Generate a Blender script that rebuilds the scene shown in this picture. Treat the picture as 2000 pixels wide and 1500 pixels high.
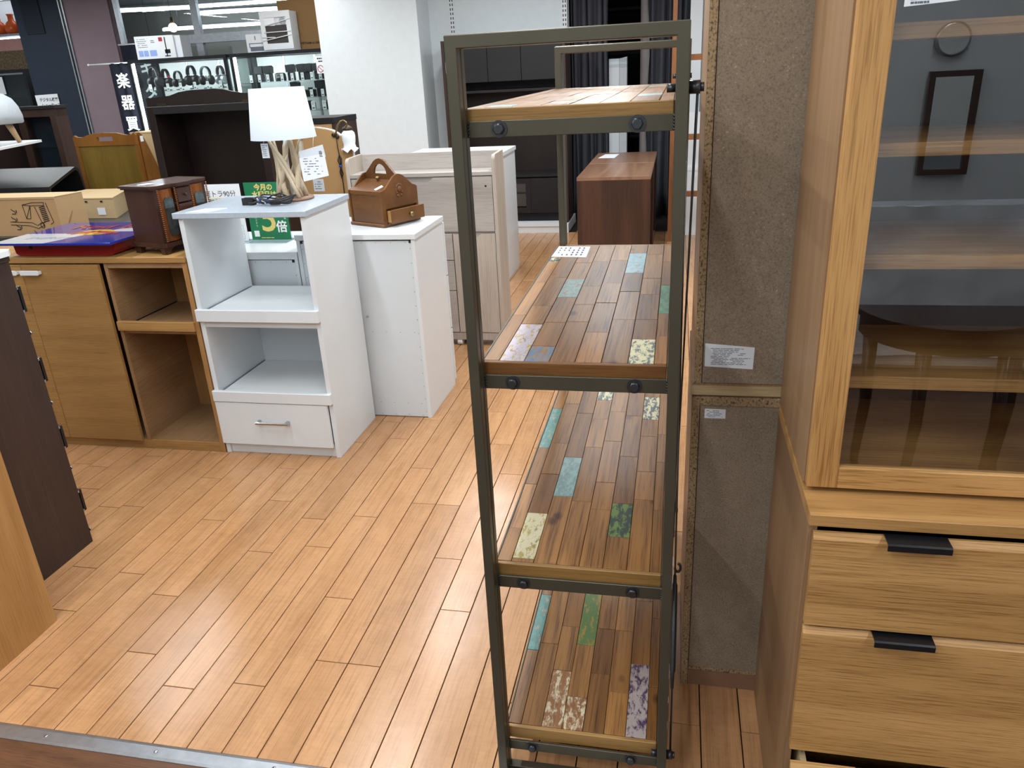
import bpy, bmesh, math, random
from mathutils import Vector, Matrix

scene = bpy.context.scene
for o in list(bpy.data.objects):
    bpy.data.objects.remove(o, do_unlink=True)
COL = scene.collection
R = math.radians
random.seed(11)

# ------------------------------------------------------------------ camera
cam = bpy.data.cameras.new('camera')
cam.sensor_fit = 'HORIZONTAL'
cam.sensor_width = 36.0
cam.lens = 1502.65 / 2000 * 36.0
cam.clip_start = 0.02
cam.clip_end = 100
cam_o = bpy.data.objects.new('camera', cam)
COL.objects.link(cam_o)
PITCH, ROLL, YAW = R(22.1698), R(3.1098), R(12.5877)
fw = Vector((-math.sin(YAW) * math.cos(PITCH), math.cos(YAW) * math.cos(PITCH), -math.sin(PITCH)))
rt = Vector((math.cos(YAW), math.sin(YAW), 0))
dn = fw.cross(rt)
r2 = math.cos(ROLL) * rt + math.sin(ROLL) * dn
d2 = -math.sin(ROLL) * rt + math.cos(ROLL) * dn
m = Matrix((( r2.x, -d2.x, -fw.x, 0.0), (r2.y, -d2.y, -fw.y, 0.0), (r2.z, -d2.z, -fw.z, 1.6), (0, 0, 0, 1)))
cam_o.matrix_world = m
scene.camera = cam_o

# ------------------------------------------------------------------ world, light, exposure
w = bpy.data.worlds.new('world')
scene.world = w
w.use_nodes = True
w.node_tree.nodes['Background'].inputs[0].default_value = (0.85, 0.92, 1.0, 1)
w.node_tree.nodes['Background'].inputs[1].default_value = 0.12
scene.view_settings.view_transform = 'Standard'
scene.view_settings.look = 'None'
scene.view_settings.gamma = 1.0
scene.view_settings.use_curve_mapping = False
scene.view_settings.exposure = 0.12

LIGHT_ROWS = [(-7.9, 3.0, 8.4), (-5.8, 1.6, 8.2), (-3.7, -2.6, 8.0), (-1.75, -2.6, 7.6), (-0.5, -2.6, 7.6), (1.6, -2.6, 7.6)]
LIGHT_Z = 2.72
for (lx, y0, y1) in LIGHT_ROWS:
    n_l = max(1, round((y1 - y0) / 1.6))          # separate 1.2 m tube fittings along each row
    step = (y1 - y0) / n_l
    for i_l in range(n_l):
        l = bpy.data.lights.new('ceiling_tube_light', 'AREA')
        l.shape = 'RECTANGLE'
        l.size = 0.10
        l.size_y = 1.2
        l.energy = 11.7 * step
        l.color = (0.93, 0.975, 1.0)
        lo = bpy.data.objects.new('ceiling_tube_light', l)
        COL.objects.link(lo)
        lo.location = (lx, y0 + step * (i_l + 0.5), LIGHT_Z)

# ------------------------------------------------------------------ materials
def lin(h):
    h = h.lstrip('#')
    out = []
    for i in (0, 2, 4):
        c = int(h[i:i + 2], 16) / 255
        out.append(c / 12.92 if c <= 0.04045 else ((c + 0.055) / 1.055) ** 2.4)
    return (*out, 1.0)

MATS = {}

def newmat(name):
    mt = bpy.data.materials.new(name)
    mt.use_nodes = True
    nt = mt.node_tree
    MATS[name] = mt
    return mt, nt, nt.nodes['Principled BSDF']

def N(nt, kind, **kw):
    n = nt.nodes.new(kind)
    for k, v in kw.items():
        setattr(n, k, v)
    return n

def coords(nt, scale, rand=True, rot=(0, 0, 0)):
    tc = N(nt, 'ShaderNodeTexCoord')
    src = tc.outputs['Object']
    if rand:
        oi = N(nt, 'ShaderNodeObjectInfo')
        mul = N(nt, 'ShaderNodeMath', operation='MULTIPLY')
        mul.inputs[1].default_value = 37.0
        nt.links.new(oi.outputs['Random'], mul.inputs[0])
        add = N(nt, 'ShaderNodeVectorMath', operation='ADD')
        nt.links.new(src, add.inputs[0])
        nt.links.new(mul.outputs[0], add.inputs[1])
        src = add.outputs[0]
    mp = N(nt, 'ShaderNodeMapping')
    mp.inputs['Scale'].default_value = scale
    mp.inputs['Rotation'].default_value = rot
    nt.links.new(src, mp.inputs['Vector'])
    return mp.outputs[0]

def noise(nt, vec, scale, detail=4, rough=0.55, dist=0.0):
    n = N(nt, 'ShaderNodeTexNoise')
    n.inputs['Scale'].default_value = scale
    n.inputs['Detail'].default_value = detail
    n.inputs['Roughness'].default_value = rough
    n.inputs['Distortion'].default_value = dist
    nt.links.new(vec, n.inputs['Vector'])
    return n.outputs['Fac']

def ramp(nt, fac, stops):
    r = N(nt, 'ShaderNodeValToRGB')
    el = r.color_ramp.elements
    while len(el) < len(stops):
        el.new(0.5)
    for e, (p, c) in zip(el, stops):
        e.position = p
        e.color = c if len(c) == 4 else (*c, 1)
    nt.links.new(fac, r.inputs[0])
    return r.outputs[0]

def mixc(nt, a, b, fac, blend='MIX'):
    mx = N(nt, 'ShaderNodeMix', data_type='RGBA', blend_type=blend)
    if isinstance(fac, (int, float)):
        mx.inputs[0].default_value = fac
    else:
        nt.links.new(fac, mx.inputs[0])
    for s, v in ((6, a), (7, b)):
        if isinstance(v, tuple):
            mx.inputs[s].default_value = v
        else:
            nt.links.new(v, mx.inputs[s])
    return mx.outputs[2]

def bump(nt, bs, h, strength=0.1, dist=0.002):
    b = N(nt, 'ShaderNodeBump')
    b.inputs['Strength'].default_value = strength
    b.inputs['Distance'].default_value = dist
    nt.links.new(h, b.inputs['Height'])
    nt.links.new(b.outputs[0], bs.inputs['Normal'])

def plain(name, col, rough=0.5, metal=0.0, spec=0.5, mott=0.04, coat=0.0, sc=9):
    mt, nt, bs = newmat(name)
    c = lin(col)
    v = coords(nt, (1, 1, 1), rand=False)
    f = noise(nt, v, sc, 3)
    a = tuple(min(1, x * (1 - mott)) for x in c[:3]) + (1,)
    b = tuple(min(1, x * (1 + mott)) for x in c[:3]) + (1,)
    nt.links.new(ramp(nt, f, [(0.3, a), (0.7, b)]), bs.inputs['Base Color'])
    bs.inputs['Roughness'].default_value = rough
    bs.inputs['Metallic'].default_value = metal
    bs.inputs['Specular IOR Level'].default_value = spec
    bs.inputs['Coat Weight'].default_value = coat
    bs.inputs['Coat Roughness'].default_value = 0.08
    return mt

def wood(name, light, dark, axis='Z', freq=6.0, bands=9.0, rough=0.42, stretch=0.09, contrast=1.0, fine=0.35, var=0.0, rand=True, spec=0.4, wide=0.25, fm=55, coat=0.0, cross=0.0, knots=0.0):
    mt, nt, bs = newmat(name)
    sc = {'X': (stretch, 1, 1), 'Y': (1, stretch, 1), 'Z': (1, 1, stretch)}[axis]
    v = coords(nt, sc, rand)
    n1 = noise(nt, v, freq, 2, 0.4, 0.3)
    k = N(nt, 'ShaderNodeMath', operation='MULTIPLY')
    nt.links.new(n1, k.inputs[0])
    k.inputs[1].default_value = bands * 6.283
    s = N(nt, 'ShaderNodeMath', operation='SINE')
    nt.links.new(k.outputs[0], s.inputs[0])
    s2 = N(nt, 'ShaderNodeMath', operation='MULTIPLY_ADD')
    nt.links.new(s.outputs[0], s2.inputs[0])
    s2.inputs[1].default_value = 0.5 * contrast
    s2.inputs[2].default_value = 0.5
    sf = {'X': (stretch * 0.35, 1, 1), 'Y': (1, stretch * 0.35, 1), 'Z': (1, 1, stretch * 0.35)}[axis]
    n2 = noise(nt, coords(nt, sf, rand), freq * fm, 3, 0.65)
    n3 = noise(nt, v, freq * 0.6, 3, 0.5)
    L, D = lin(light), lin(dark)
    base = ramp(nt, s2.outputs[0], [(0.0, D), (0.75, L)])
    fcol = ramp(nt, n2, [(0.36, tuple(x * .82 for x in D[:3])), (0.5, L), (0.68, tuple(min(1, x * 1.12) for x in L[:3]))])
    c = mixc(nt, base, fcol, fine)
    shade = ramp(nt, n3, [(0.25, (1 - wide,) * 3), (0.75, (1.0,) * 3)])
    c = mixc(nt, c, shade, 1.0, 'MULTIPLY')
    if knots > 0:
        vo = N(nt, 'ShaderNodeTexVoronoi')
        vo.inputs['Scale'].default_value = knots
        nt.links.new(coords(nt, {'X': (.6, 1, 1), 'Y': (1, .6, 1), 'Z': (1, 1, .6)}[axis], rand), vo.inputs['Vector'])
        c = mixc(nt, c, ramp(nt, vo.outputs['Distance'], [(0.05, (.32, .27, .22)), (0.13, (1, 1, 1))]), 1.0, 'MULTIPLY')
    if cross > 0:
        sc2 = {'X': (1, .12, 1), 'Y': (.25, 1, 1), 'Z': (.25, .25, 1)}[axis]
        n4 = noise(nt, coords(nt, sc2, rand), 90, 4, 0.7, 0.4)
        n5 = noise(nt, coords(nt, (1, 1, 1), rand), 11, 4, 0.6, 0.5)
        c = mixc(nt, c, ramp(nt, n4, [(0.3, (1 - cross,) * 3), (0.6, (1, 1, 1))]), 1.0, 'MULTIPLY')
        c = mixc(nt, c, ramp(nt, n5, [(0.34, (1 - cross * .9, 1 - cross * 1.05, 1 - cross * 1.15)), (0.55, (1, 1, 1))]), 1.0, 'MULTIPLY')
    if var > 0:
        oi = N(nt, 'ShaderNodeObjectInfo')
        vr = ramp(nt, oi.outputs['Random'], [(0.0, (1 - var, 1 - var * 1.1, 1 - var * 1.2)), (0.5, (1 - var * .4, 1 - var * .4, 1 - var * .45)), (1.0, (1.0, 1.0, 1.0))])
        c = mixc(nt, c, vr, 1.0, 'MULTIPLY')
    nt.links.new(c, bs.inputs['Base Color'])
    bs.inputs['Roughness'].default_value = rough
    bs.inputs['Specular IOR Level'].default_value = spec
    bs.inputs['Coat Weight'].default_value = coat
    bs.inputs['Coat Roughness'].default_value = 0.26
    bump(nt, bs, n2, 0.10, 0.0008)
    return mt

def painted(name, p1, p2, woodc, cover=0.5, mixp=0.5, axis='Y'):
    """worn paint of two colours over bare wood"""
    mt, nt, bs = newmat(name)
    v = coords(nt, (1, 0.4, 1))
    n1 = noise(nt, v, 75, 8, 0.72, 0.2)
    n2 = noise(nt, coords(nt, (1.3, 0.5, 1)), 60, 8, 0.75, 0.3)
    n3 = noise(nt, coords(nt, (1, 0.05, 1)), 160, 3)
    wd = ramp(nt, n3, [(0.3, tuple(x * 0.7 for x in lin(woodc)[:3])), (0.7, lin(woodc))])
    pc = ramp(nt, n2, [(mixp - 0.03, lin(p1)), (mixp + 0.03, lin(p2))])
    mask = ramp(nt, n1, [(max(0.0, 1 - cover - 0.04), (0, 0, 0)), (min(1.0, 1 - cover + 0.04), (1, 1, 1))])
    nt.links.new(mixc(nt, wd, pc, mask), bs.inputs['Base Color'])
    bs.inputs['Roughness'].default_value = 0.38
    bump(nt, bs, mask, 0.25, 0.0006)
    return mt

def glass(name, tint='FFFFFF', refl=1.0, rough=0.0, clear=0.95):
    mt, nt, bs = newmat(name)
    nt.nodes.remove(bs)
    out = nt.nodes['Material Output']
    tr = N(nt, 'ShaderNodeBsdfTransparent')
    t = lin(tint)
    tr.inputs[0].default_value = (t[0] * clear, t[1] * clear, t[2] * clear, 1)
    gl = N(nt, 'ShaderNodeBsdfGlossy')
    gl.inputs['Roughness'].default_value = rough
    fr = N(nt, 'ShaderNodeFresnel')
    fr.inputs[0].default_value = 1.5
    mu = N(nt, 'ShaderNodeMath', operation='MULTIPLY')
    mu.inputs[1].default_value = refl
    mu.use_clamp = True
    geo = N(nt, 'ShaderNodeNewGeometry')
    inv = N(nt, 'ShaderNodeMath', operation='SUBTRACT')
    inv.inputs[0].default_value = 1.0
    nt.links.new(geo.outputs['Backfacing'], inv.inputs[1])
    m0 = N(nt, 'ShaderNodeMath', operation='MULTIPLY')
    nt.links.new(fr.outputs[0], m0.inputs[0])
    nt.links.new(inv.outputs[0], m0.inputs[1])
    nt.links.new(m0.outputs[0], mu.inputs[0])
    mx = N(nt, 'ShaderNodeMixShader')
    nt.links.new(mu.outputs[0], mx.inputs[0])
    nt.links.new(tr.outputs[0], mx.inputs[1])
    nt.links.new(gl.outputs[0], mx.inputs[2])
    nt.links.new(mx.outputs[0], out.inputs[0])
    return mt

def emit(name, col, s):
    mt, nt, bs = newmat(name)
    bs.inputs['Base Color'].default_value = lin(col)
    bs.inputs['Emission Color'].default_value = lin(col)
    bs.inputs['Emission Strength'].default_value = s
    return mt

def speckle(name, c1, c2, c3, scale, stretch=(1, 1, 1), rough=0.75, bs_=0.3):
    mt, nt, bs = newmat(name)
    v = coords(nt, stretch, rand=False)
    n1 = noise(nt, v, scale, 2, 0.6)
    n2 = noise(nt, v, scale * 0.12, 4, 0.6)
    c = ramp(nt, n1, [(0.32, lin(c2)), (0.5, lin(c1)), (0.66, lin(c1)), (0.76, lin(c3))])
    sh = ramp(nt, n2, [(0.3, (0.86,) * 3), (0.7, (1, 1, 1))])
    nt.links.new(mixc(nt, c, sh, 1.0, 'MULTIPLY'), bs.inputs['Base Color'])
    bs.inputs['Roughness'].default_value = rough
    bump(nt, bs, n1, bs_, 0.001)
    return mt

# woods
wood('floor_wood', 'C8976A', 'B07F54', 'Y', 5, 3.0, 0.23, 0.10, 0.5, 0.4, 0.10, spec=0.5, wide=0.12, fm=30, cross=0.10)
wood('floor_dark', '6E4B34', '4A3123', 'X', 7, 3, 0.35, 0.1, 0.6, 0.5)
wood('rack_wood', 'A4743F', '633E1F', 'Y', 9, 6.0, 0.42, 0.07, 0.8, 0.5, 0.42, spec=0.35, coat=0.10, fm=26, knots=9)
wood('rack_edge', 'B48A50', '86602F', 'X', 9, 4, 0.4, 0.06, 0.6, 0.4, 0.3, knots=14)
wood('rack_edge_dark', '90602F', '5F3A1C', 'X', 9, 4, 0.4, 0.06, 0.6, 0.4, 0.2)
wood('oak_v', 'CF9D60', '93622C', 'Z', 5, 7, 0.45, 0.06, 0.75, 0.5, 0.06, fm=70)
wood('oak_h', 'CF9F63', '976832', 'X', 5, 8, 0.45, 0.06, 0.75, 0.55, 0.06, fm=80)
wood('oak_top', 'BE9058', '9A6E3C', 'X', 5, 7, 0.4, 0.08, 0.8, 0.4, 0.0)
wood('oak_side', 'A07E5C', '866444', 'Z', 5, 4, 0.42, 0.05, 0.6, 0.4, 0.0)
wood('side_oak_h', 'B98E55', '987040', 'X', 7, 5, 0.5, 0.05, 0.55, 0.5, 0.05)
wood('side_oak_in', 'A98560', '8E6B45', 'Y', 6, 3, 0.5, 0.06, 0.5, 0.5, 0.0)
wood('side_oak_v', 'B98C58', '9A7042', 'Z', 7, 4, 0.5, 0.06, 0.5, 0.5, 0.0)
wood('pale_oak_v', 'C8975C', 'AB7A44', 'Z', 5, 6, 0.5, 0.06, 0.8, 0.3, 0.0)
wood('dark_wood_v', '423029', '2C201D', 'Z', 7, 3, 0.38, 0.04, 0.6, 0.5, 0.0)
wood('dark_wood_h', '1B181A', '131112', 'X', 9, 3, 0.5, 0.04, 0.6, 0.6, 0.0)
wood('espresso', '261A17', '191110', 'Z', 7, 2, 0.4, 0.05, 0.5, 0.5, 0.0)
wood('walnut_v', '523425', '301E16', 'Z', 4, 6, 0.4, 0.05, 0.8, 0.4, 0.0)
wood('walnut_top', '99745C', '7A5643', 'Y', 5, 5, 0.3, 0.06, 0.7, 0.4, 0.0)
wood('greige_h', 'BFB7B0', 'A89F97', 'X', 5, 4, 0.5, 0.08, 0.7, 0.4, 0.05)
wood('greige_v', 'C2B6AA', 'AFA294', 'Z', 5, 4, 0.5, 0.06, 0.5, 0.5, 0.05)
wood('sewing_wood', '7C5029', '5C391B', 'Y', 8, 3, 0.35, 0.12, 0.6, 0.4, 0.1)
wood('jewel_wood', '4C3024', '35211A', 'Z', 8, 2, 0.25, 0.2, 0.5, 0.3, 0.0)
wood('jewel_door', '8A4F22', '5D3017', 'Z', 8, 2, 0.22, 0.2, 0.5, 0.3, 0.0)
wood('tray_wood', '8A5A22', '6B4016', 'Z', 8, 4, 0.35, 0.1, 0.5, 0.4, 0.0)
wood('tray_panel', '7D6428', '665020', 'Z', 10, 4, 0.35, 0.06, 0.5, 0.5, 0.0)
wood('drift_wood', 'DDCDB2', 'BFA684', 'Z', 14, 2, 0.7, 0.2, 0.6, 0.4, 0.15)
wood('rack_brown', '9A6238', '7C4A28', 'Z', 8, 3, 0.45, 0.06)
wood('pine', 'C9B48C', 'A98F66', 'X', 8, 5, 0.6, 0.08, 0.6, 0.4)
wood('mahogany', '3A1F18', '24120E', 'X', 6, 3, 0.25, 0.08)
wood('stool_leg', 'D9B58A', 'C29A6C', 'Z', 9, 3, 0.5, 0.1)
# painted rack planks
painted('paint_lavender', 'BDB4C0', 'AE9440', '8F6B45', 0.62, 0.54)
painted('paint_blue', '55789A', '466A90', '94714A', 0.50, 0.5)
painted('paint_teal', '7C9A90', '6C877E', '86685A', 0.56, 0.5)
painted('paint_sky', '86AEB6', '769CA8', '94786A', 0.58, 0.5)
painted('paint_green', '4E8A62', '3E6E58', '6B5030', 0.8, 0.5)
painted('paint_cream', 'D9D6A8', '5C6A6E', '7A5A54', 0.60, 0.52)
painted('paint_olive', 'C4BC9A', 'A08E48', '7A6640', 0.62, 0.55)
painted('paint_turq', '4E7A74', '406A64', '9A8672', 0.58, 0.5)
painted('paint_greyteal', '7C9C98', '6A8482', '7D6A60', 0.7, 0.5)
painted('paint_moss', '5E7836', '22302C', '4A4424', 0.75, 0.5)
painted('paint_forest', '4A6A34', '8E7630', '5A4C30', 0.66, 0.54)
painted('paint_lilac', 'B8ABA8', '9A8E90', '5A4060', 0.53, 0.6)
painted('paint_wash', 'C9BC9C', 'B4A484', '8A5F3A', 0.47, 0.5)
painted('paint_mix', 'C9C298', '2C3A44', '8A7A58', 0.66, 0.5)
# others
plain('rack_metal', '565143', 0.38, 0.55, 0.5, 0.06)
plain('bolt_metal', '4A4C4E', 0.32, 0.8)
plain('white_lam', 'DEE3E6', 0.32, 0, 0.5, 0.012)
plain('white_matte', 'D6DCE0', 0.55, 0, 0.4, 0.012)
plain('white_top', 'B2BDC8', 0.22, 0, 0.5, 0.05, sc=60)
plain('white_wall', 'DCE3E6', 0.85, 0, 0.2, 0.02, sc=14)
plain('grey_wall', 'C4C8CC', 0.85, 0, 0.2, 0.03)
plain('ceiling_paint', 'B9BCC0', 0.9, 0, 0.1, 0.02)
plain('chrome', 'B9BFC6', 0.18, 1.0)
plain('alu', 'A9AEB4', 0.38, 0.9, 0.5, 0.1, sc=30)
plain('black_metal', '16181C', 0.35, 0.3)
plain('black_plastic', '141416', 0.4)
plain('black_cloth', '1B1D22', 0.9, 0, 0.2)
plain('navy', '2A3240', 0.7, 0, 0.3, 0.06)
plain('navy_dark', '1C232E', 0.7, 0, 0.3, 0.06)
plain('mauve', '8C7A82', 0.7, 0, 0.3, 0.06, sc=3)
plain('mauve_dark', '55484E', 0.6, 0, 0.3)
plain('banner_cloth', '20222E', 0.85, 0, 0.2, 0.12)
plain('cardboard', 'A98B66', 0.8, 0, 0.2, 0.03)
plain('cardboard_dark', '8E6E48', 0.8, 0, 0.2, 0.03)
plain('cardboard_light', 'BCA47E', 0.8, 0, 0.2, 0.03)
plain('tan_board', 'BE9564', 0.7, 0, 0.3, 0.03)
plain('paper', 'EEF2F6', 0.75, 0, 0.2, 0.01)
plain('paper_grey', 'DDE3EA', 0.75, 0, 0.2, 0.01)
plain('ink', '23252B', 0.8, 0, 0.1)
plain('ink_grey', '6D7480', 0.8, 0, 0.1)
plain('red_plastic', 'A01410', 0.16, 0, 0.5, 0.02, coat=0.6)
plain('blue_plastic', '1C2F9C', 0.08, 0, 0.6, 0.03, coat=0.8)
plain('lid_white', 'D8E0EA', 0.10, 0, 0.6, 0.01, coat=0.8)
plain('lid_red', 'A83240', 0.15, 0, 0.6, 0.02, coat=0.6)
plain('lid_yellow', 'E3B92A', 0.15, 0, 0.6, 0.02, coat=0.6)
plain('shade_cloth', 'CCD4DC', 0.9, 0, 0.1, 0.01)
plain('green_print', '1F7A50', 0.5, 0, 0.4, 0.03)
plain('gold_print', 'E6CF7A', 0.6, 0, 0.3, 0.05)
plain('white_print', 'F4F6F6', 0.6, 0, 0.3, 0.01)
plain('blue_print', '8FA8E0', 0.6, 0, 0.3, 0.05)
plain('blue_tie', '1F4FC0', 0.5)
plain('brass', '8F7A4E', 0.35, 0.85)
plain('dark_bronze', '4A3F32', 0.4, 0.7)
plain('milk_glass', 'EDF1F3', 0.25, 0, 0.5, 0.01)
plain('grey_fabric', 'B4BBC0', 0.95, 0, 0.1, 0.05, sc=120)
plain('curtain_cloth', '46474E', 0.9, 0, 0.2, 0.08)
plain('curtain_lining', '7A7474', 0.9, 0, 0.2, 0.05)
plain('dark_void', '0E1114', 0.8, 0, 0.2)
plain('dark_console', '3A3836', 0.4, 0, 0.4)
plain('plastic_sheet', 'C2C8CE', 0.25, 0, 0.6, 0.15, sc=5)
plain('mirror_silver', 'D8DCDE', 0.02, 1.0)
plain('orange_glass', 'D8602A', 0.2, 0, 0.5, 0.05)
plain('pink_board', 'B98A84', 0.7)
plain('collage', '6A5A44', 0.6, 0, 0.3, 0.6, sc=40)
plain('hole_dark', '1E1712', 0.8)
plain('showcase_back', 'D8DCDC', 0.6, 0, 0.3, 0.02)
plain('kick_wood', '86644F', 0.5, 0, 0.4, 0.06)
plain('beige_panel', '8C8B88', 0.8)
speckle('particle_face', '8F7F6C', '776857', 'C0B098', 260, rough=0.8)
speckle('particle_edge', '9E8664', '4A3826', 'DCCBA8', 210, (1, 1, 0.75), 0.85, 0.6)
glass('pane', 'F2F7F6', 1.0, 0.0, 0.97)
glass('smoked_pane', 'FAFAF8', 5.0, 0.0, 0.99)
glass('acrylic', 'F4FAFC', 1.0, 0.0, 0.94)
emit('tube_glow', 'F4F8FF', 14.0)
emit('case_glow', 'F6FAFF', 85.0)
plain('dark_mirror', '59605F', 0.12, 0.7, 0.5, 0.3, sc=40)
emit('bulb_glow', 'FFE9B0', 14.0)
M = MATS

# ------------------------------------------------------------------ geometry helpers
class MB:
    def __init__(self):
        self.v, self.f, self.sm = [], [], []

    def add(self, vs, fs, smooth=False):
        o = len(self.v)
        self.v += [tuple(p) for p in vs]
        self.f += [tuple(i + o for i in f) for f in fs]
        self.sm += [smooth] * len(fs)
        return self

    def box(self, x0, x1, y0, y1, z0, z1, b=0.0):
        if b <= 0:
            vs = [(x, y, z) for z in (z0, z1) for y in (y0, y1) for x in (x0, x1)]
            return self.add(vs, [(0, 2, 3, 1), (4, 5, 7, 6), (0, 1, 5, 4), (2, 6, 7, 3), (0, 4, 6, 2), (1, 3, 7, 5)])
        b = min(b, (x1 - x0) * .45, (y1 - y0) * .45, (z1 - z0) * .45)
        vs, idx = [], {}
        for i, (x, sx) in enumerate(((x0, 1), (x1, -1))):
            for j, (y, sy) in enumerate(((y0, 1), (y1, -1))):
                for k, (z, sz) in enumerate(((z0, 1), (z1, -1))):
                    for a in range(3):
                        p = [x + sx * b, y + sy * b, z + sz * b]
                        p[a] = (x, y, z)[a]
                        idx[(i, j, k, a)] = len(vs)
                        vs.append(tuple(p))
        fs = []
        for a in range(3):
            o = [q for q in range(3) if q != a]
            for s in (0, 1):
                c = []
                for (p, q) in ((0, 0), (1, 0), (1, 1), (0, 1)):
                    t = [0, 0, 0]
                    t[a], t[o[0]], t[o[1]] = s, p, q
                    c.append(idx[(*t, a)])
                fs.append(c)
            # edges along axis a
            for p in (0, 1):
                for q in (0, 1):
                    t0 = [0, 0, 0]
                    t0[o[0]], t0[o[1]] = p, q
                    t1 = list(t0)
                    t1[a] = 1
                    fs.append((idx[(*t0, o[0])], idx[(*t0, o[1])], idx[(*t1, o[1])], idx[(*t1, o[0])]))
        for i in (0, 1):
            for j in (0, 1):
                for k in (0, 1):
                    fs.append((idx[(i, j, k, 0)], idx[(i, j, k, 1)], idx[(i, j, k, 2)]))
        return self.add(vs, fs)

    def prism(self, poly, axis, a0, a1, smooth=False):
        """poly: 2-D points; axis X -> (y,z), Y -> (x,z), Z -> (x,y)"""
        def P(p, a):
            return {'X': (a, p[0], p[1]), 'Y': (p[0], a, p[1]), 'Z': (p[0], p[1], a)}[axis]
        n = len(poly)
        vs = [P(p, a0) for p in poly] + [P(p, a1) for p in poly]
        self.add(vs, [tuple(range(n))[::-1], tuple(range(n, 2 * n))])
        self.add(vs, [(i, (i + 1) % n, n + (i + 1) % n, n + i) for i in range(n)], smooth)
        return self

    def tube(self, pts, r, n=8, cap=True):
        pts = [Vector(p) for p in pts]
        rs = r if isinstance(r, (list, tuple)) else [r] * len(pts)
        vs, fs = [], []
        prev = None
        for i, p in enumerate(pts):
            d = (pts[min(i + 1, len(pts) - 1)] - pts[max(i - 1, 0)]).normalized()
            if prev is None:
                u = d.cross(Vector((0, 0, 1)))
                if u.length < 1e-3:
                    u = d.cross(Vector((1, 0, 0)))
            else:
                u = prev - d * prev.dot(d)
            u.normalize()
            prev = u
            q = d.cross(u)
            for k in range(n):
                a = 2 * math.pi * k / n
                vs.append(p + (u * math.cos(a) + q * math.sin(a)) * rs[i])
        for i in range(len(pts) - 1):
            for k in range(n):
                fs.append((i * n + k, i * n + (k + 1) % n, (i + 1) * n + (k + 1) % n, (i + 1) * n + k))
        self.add(vs, fs, True)
        if cap:
            o = len(pts) - 1
            self.add(vs[:n], [tuple(range(n))[::-1]])
            self.add(vs[o * n:], [tuple(range(n))])
        return self

    def lathe(self, prof, c=(0, 0, 0), n=20, axis='Z', cap=True, sx=1.0, sy=1.0):
        vs, fs = [], []
        for (r, h) in prof:
            for k in range(n):
                a = 2 * math.pi * k / n
                p = {'Z': (r * sx * math.cos(a), r * sy * math.sin(a), h), 'Y': (r * math.cos(a), h, r * math.sin(a)), 'X': (h, r * math.cos(a), r * math.sin(a))}[axis]
                vs.append((p[0] + c[0], p[1] + c[1], p[2] + c[2]))
        for i in range(len(prof) - 1):
            for k in range(n):
                fs.append((i * n + k, i * n + (k + 1) % n, (i + 1) * n + (k + 1) % n, (i + 1) * n + k))
        self.add(vs, fs, True)
        if cap:
            self.add(vs[:n], [tuple(range(n))[::-1]])
            self.add(vs[-n:], [tuple(range(n))])
        return self

    def ball(self, c, r, n=10, sq=(1, 1, 1)):
        vs, fs = [], []
        for i in range(n // 2 + 1):
            t = math.pi * i / (n // 2)
            for k in range(n):
                a = 2 * math.pi * k / n
                vs.append((c[0] + r * sq[0] * math.sin(t) * math.cos(a), c[1] + r * sq[1] * math.sin(t) * math.sin(a), c[2] + r * sq[2] * math.cos(t)))
        for i in range(n // 2):
            for k in range(n):
                fs.append((i * n + k, i * n + (k + 1) % n, (i + 1) * n + (k + 1) % n, (i + 1) * n + k))
        return self.add(vs, fs, True)

    def frame(self, x0, x1, z0, z1, y0, y1, t, tb=None, b=0.0):
        """rectangular frame in the XZ plane; t side width, tb top/bottom width"""
        tb = t if tb is None else tb
        self.box(x0, x0 + t, y0, y1, z0, z1, b)
        self.box(x1 - t, x1, y0, y1, z0, z1, b)
        self.box(x0 + t, x1 - t, y0, y1, z0, z0 + tb, b)
        self.box(x0 + t, x1 - t, y0, y1, z1 - tb, z1, b)
        return self

    def ring(self, x0, x1, z0, z1, y0, y1, t, tb):
        """mitred rectangular frame in one closed piece"""
        o = [(x0, z0), (x1, z0), (x1, z1), (x0, z1)]
        i = [(x0 + t, z0 + tb), (x1 - t, z0 + tb), (x1 - t, z1 - tb), (x0 + t, z1 - tb)]
        vs = [(p[0], y, p[1]) for y in (y0, y1) for p in o + i]
        fs = []
        for k in range(4):
            n = (k + 1) % 4
            fs += [(k, n, 4 + n, 4 + k), (8 + k, 12 + k, 12 + n, 8 + n), (k, 8 + k, 8 + n, n), (4 + k, 4 + n, 12 + n, 12 + k)]
        return self.add(vs, fs)

    def build(self, name, mat, parent=None, world=True):
        me = bpy.data.meshes.new(name)
        off = Vector((0, 0, 0))
        if parent is not None and world:
            p = parent
            while p is not None:
                off += p.location
                p = p.parent
        vs = [(x - off.x, y - off.y, z - off.z) for (x, y, z) in self.v]
        me.from_pydata(vs, [], self.f)
        bm = bmesh.new()
        bm.from_mesh(me)
        bmesh.ops.remove_doubles(bm, verts=bm.verts, dist=1e-6)
        bmesh.ops.recalc_face_normals(bm, faces=bm.faces)
        bm.to_mesh(me)
        bm.free()
        if any(self.sm):
            if len(me.polygons) == len(self.sm):
                for pl, s in zip(me.polygons, self.sm):
                    pl.use_smooth = s
            else:
                for pl in me.polygons:
                    pl.use_smooth = True
        me.materials.append(M[mat] if isinstance(mat, str) else mat)
        o = bpy.data.objects.new(name, me)
        COL.objects.link(o)
        o.parent = parent
        return o


def BX(*a):
    return MB().box(*a)

def tag(o, label=None, cat=None, group=None, kind=None):
    if label: o['label'] = label
    if cat: o['category'] = cat
    if group: o['group'] = group
    if kind: o['kind'] = kind
    return o

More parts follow.
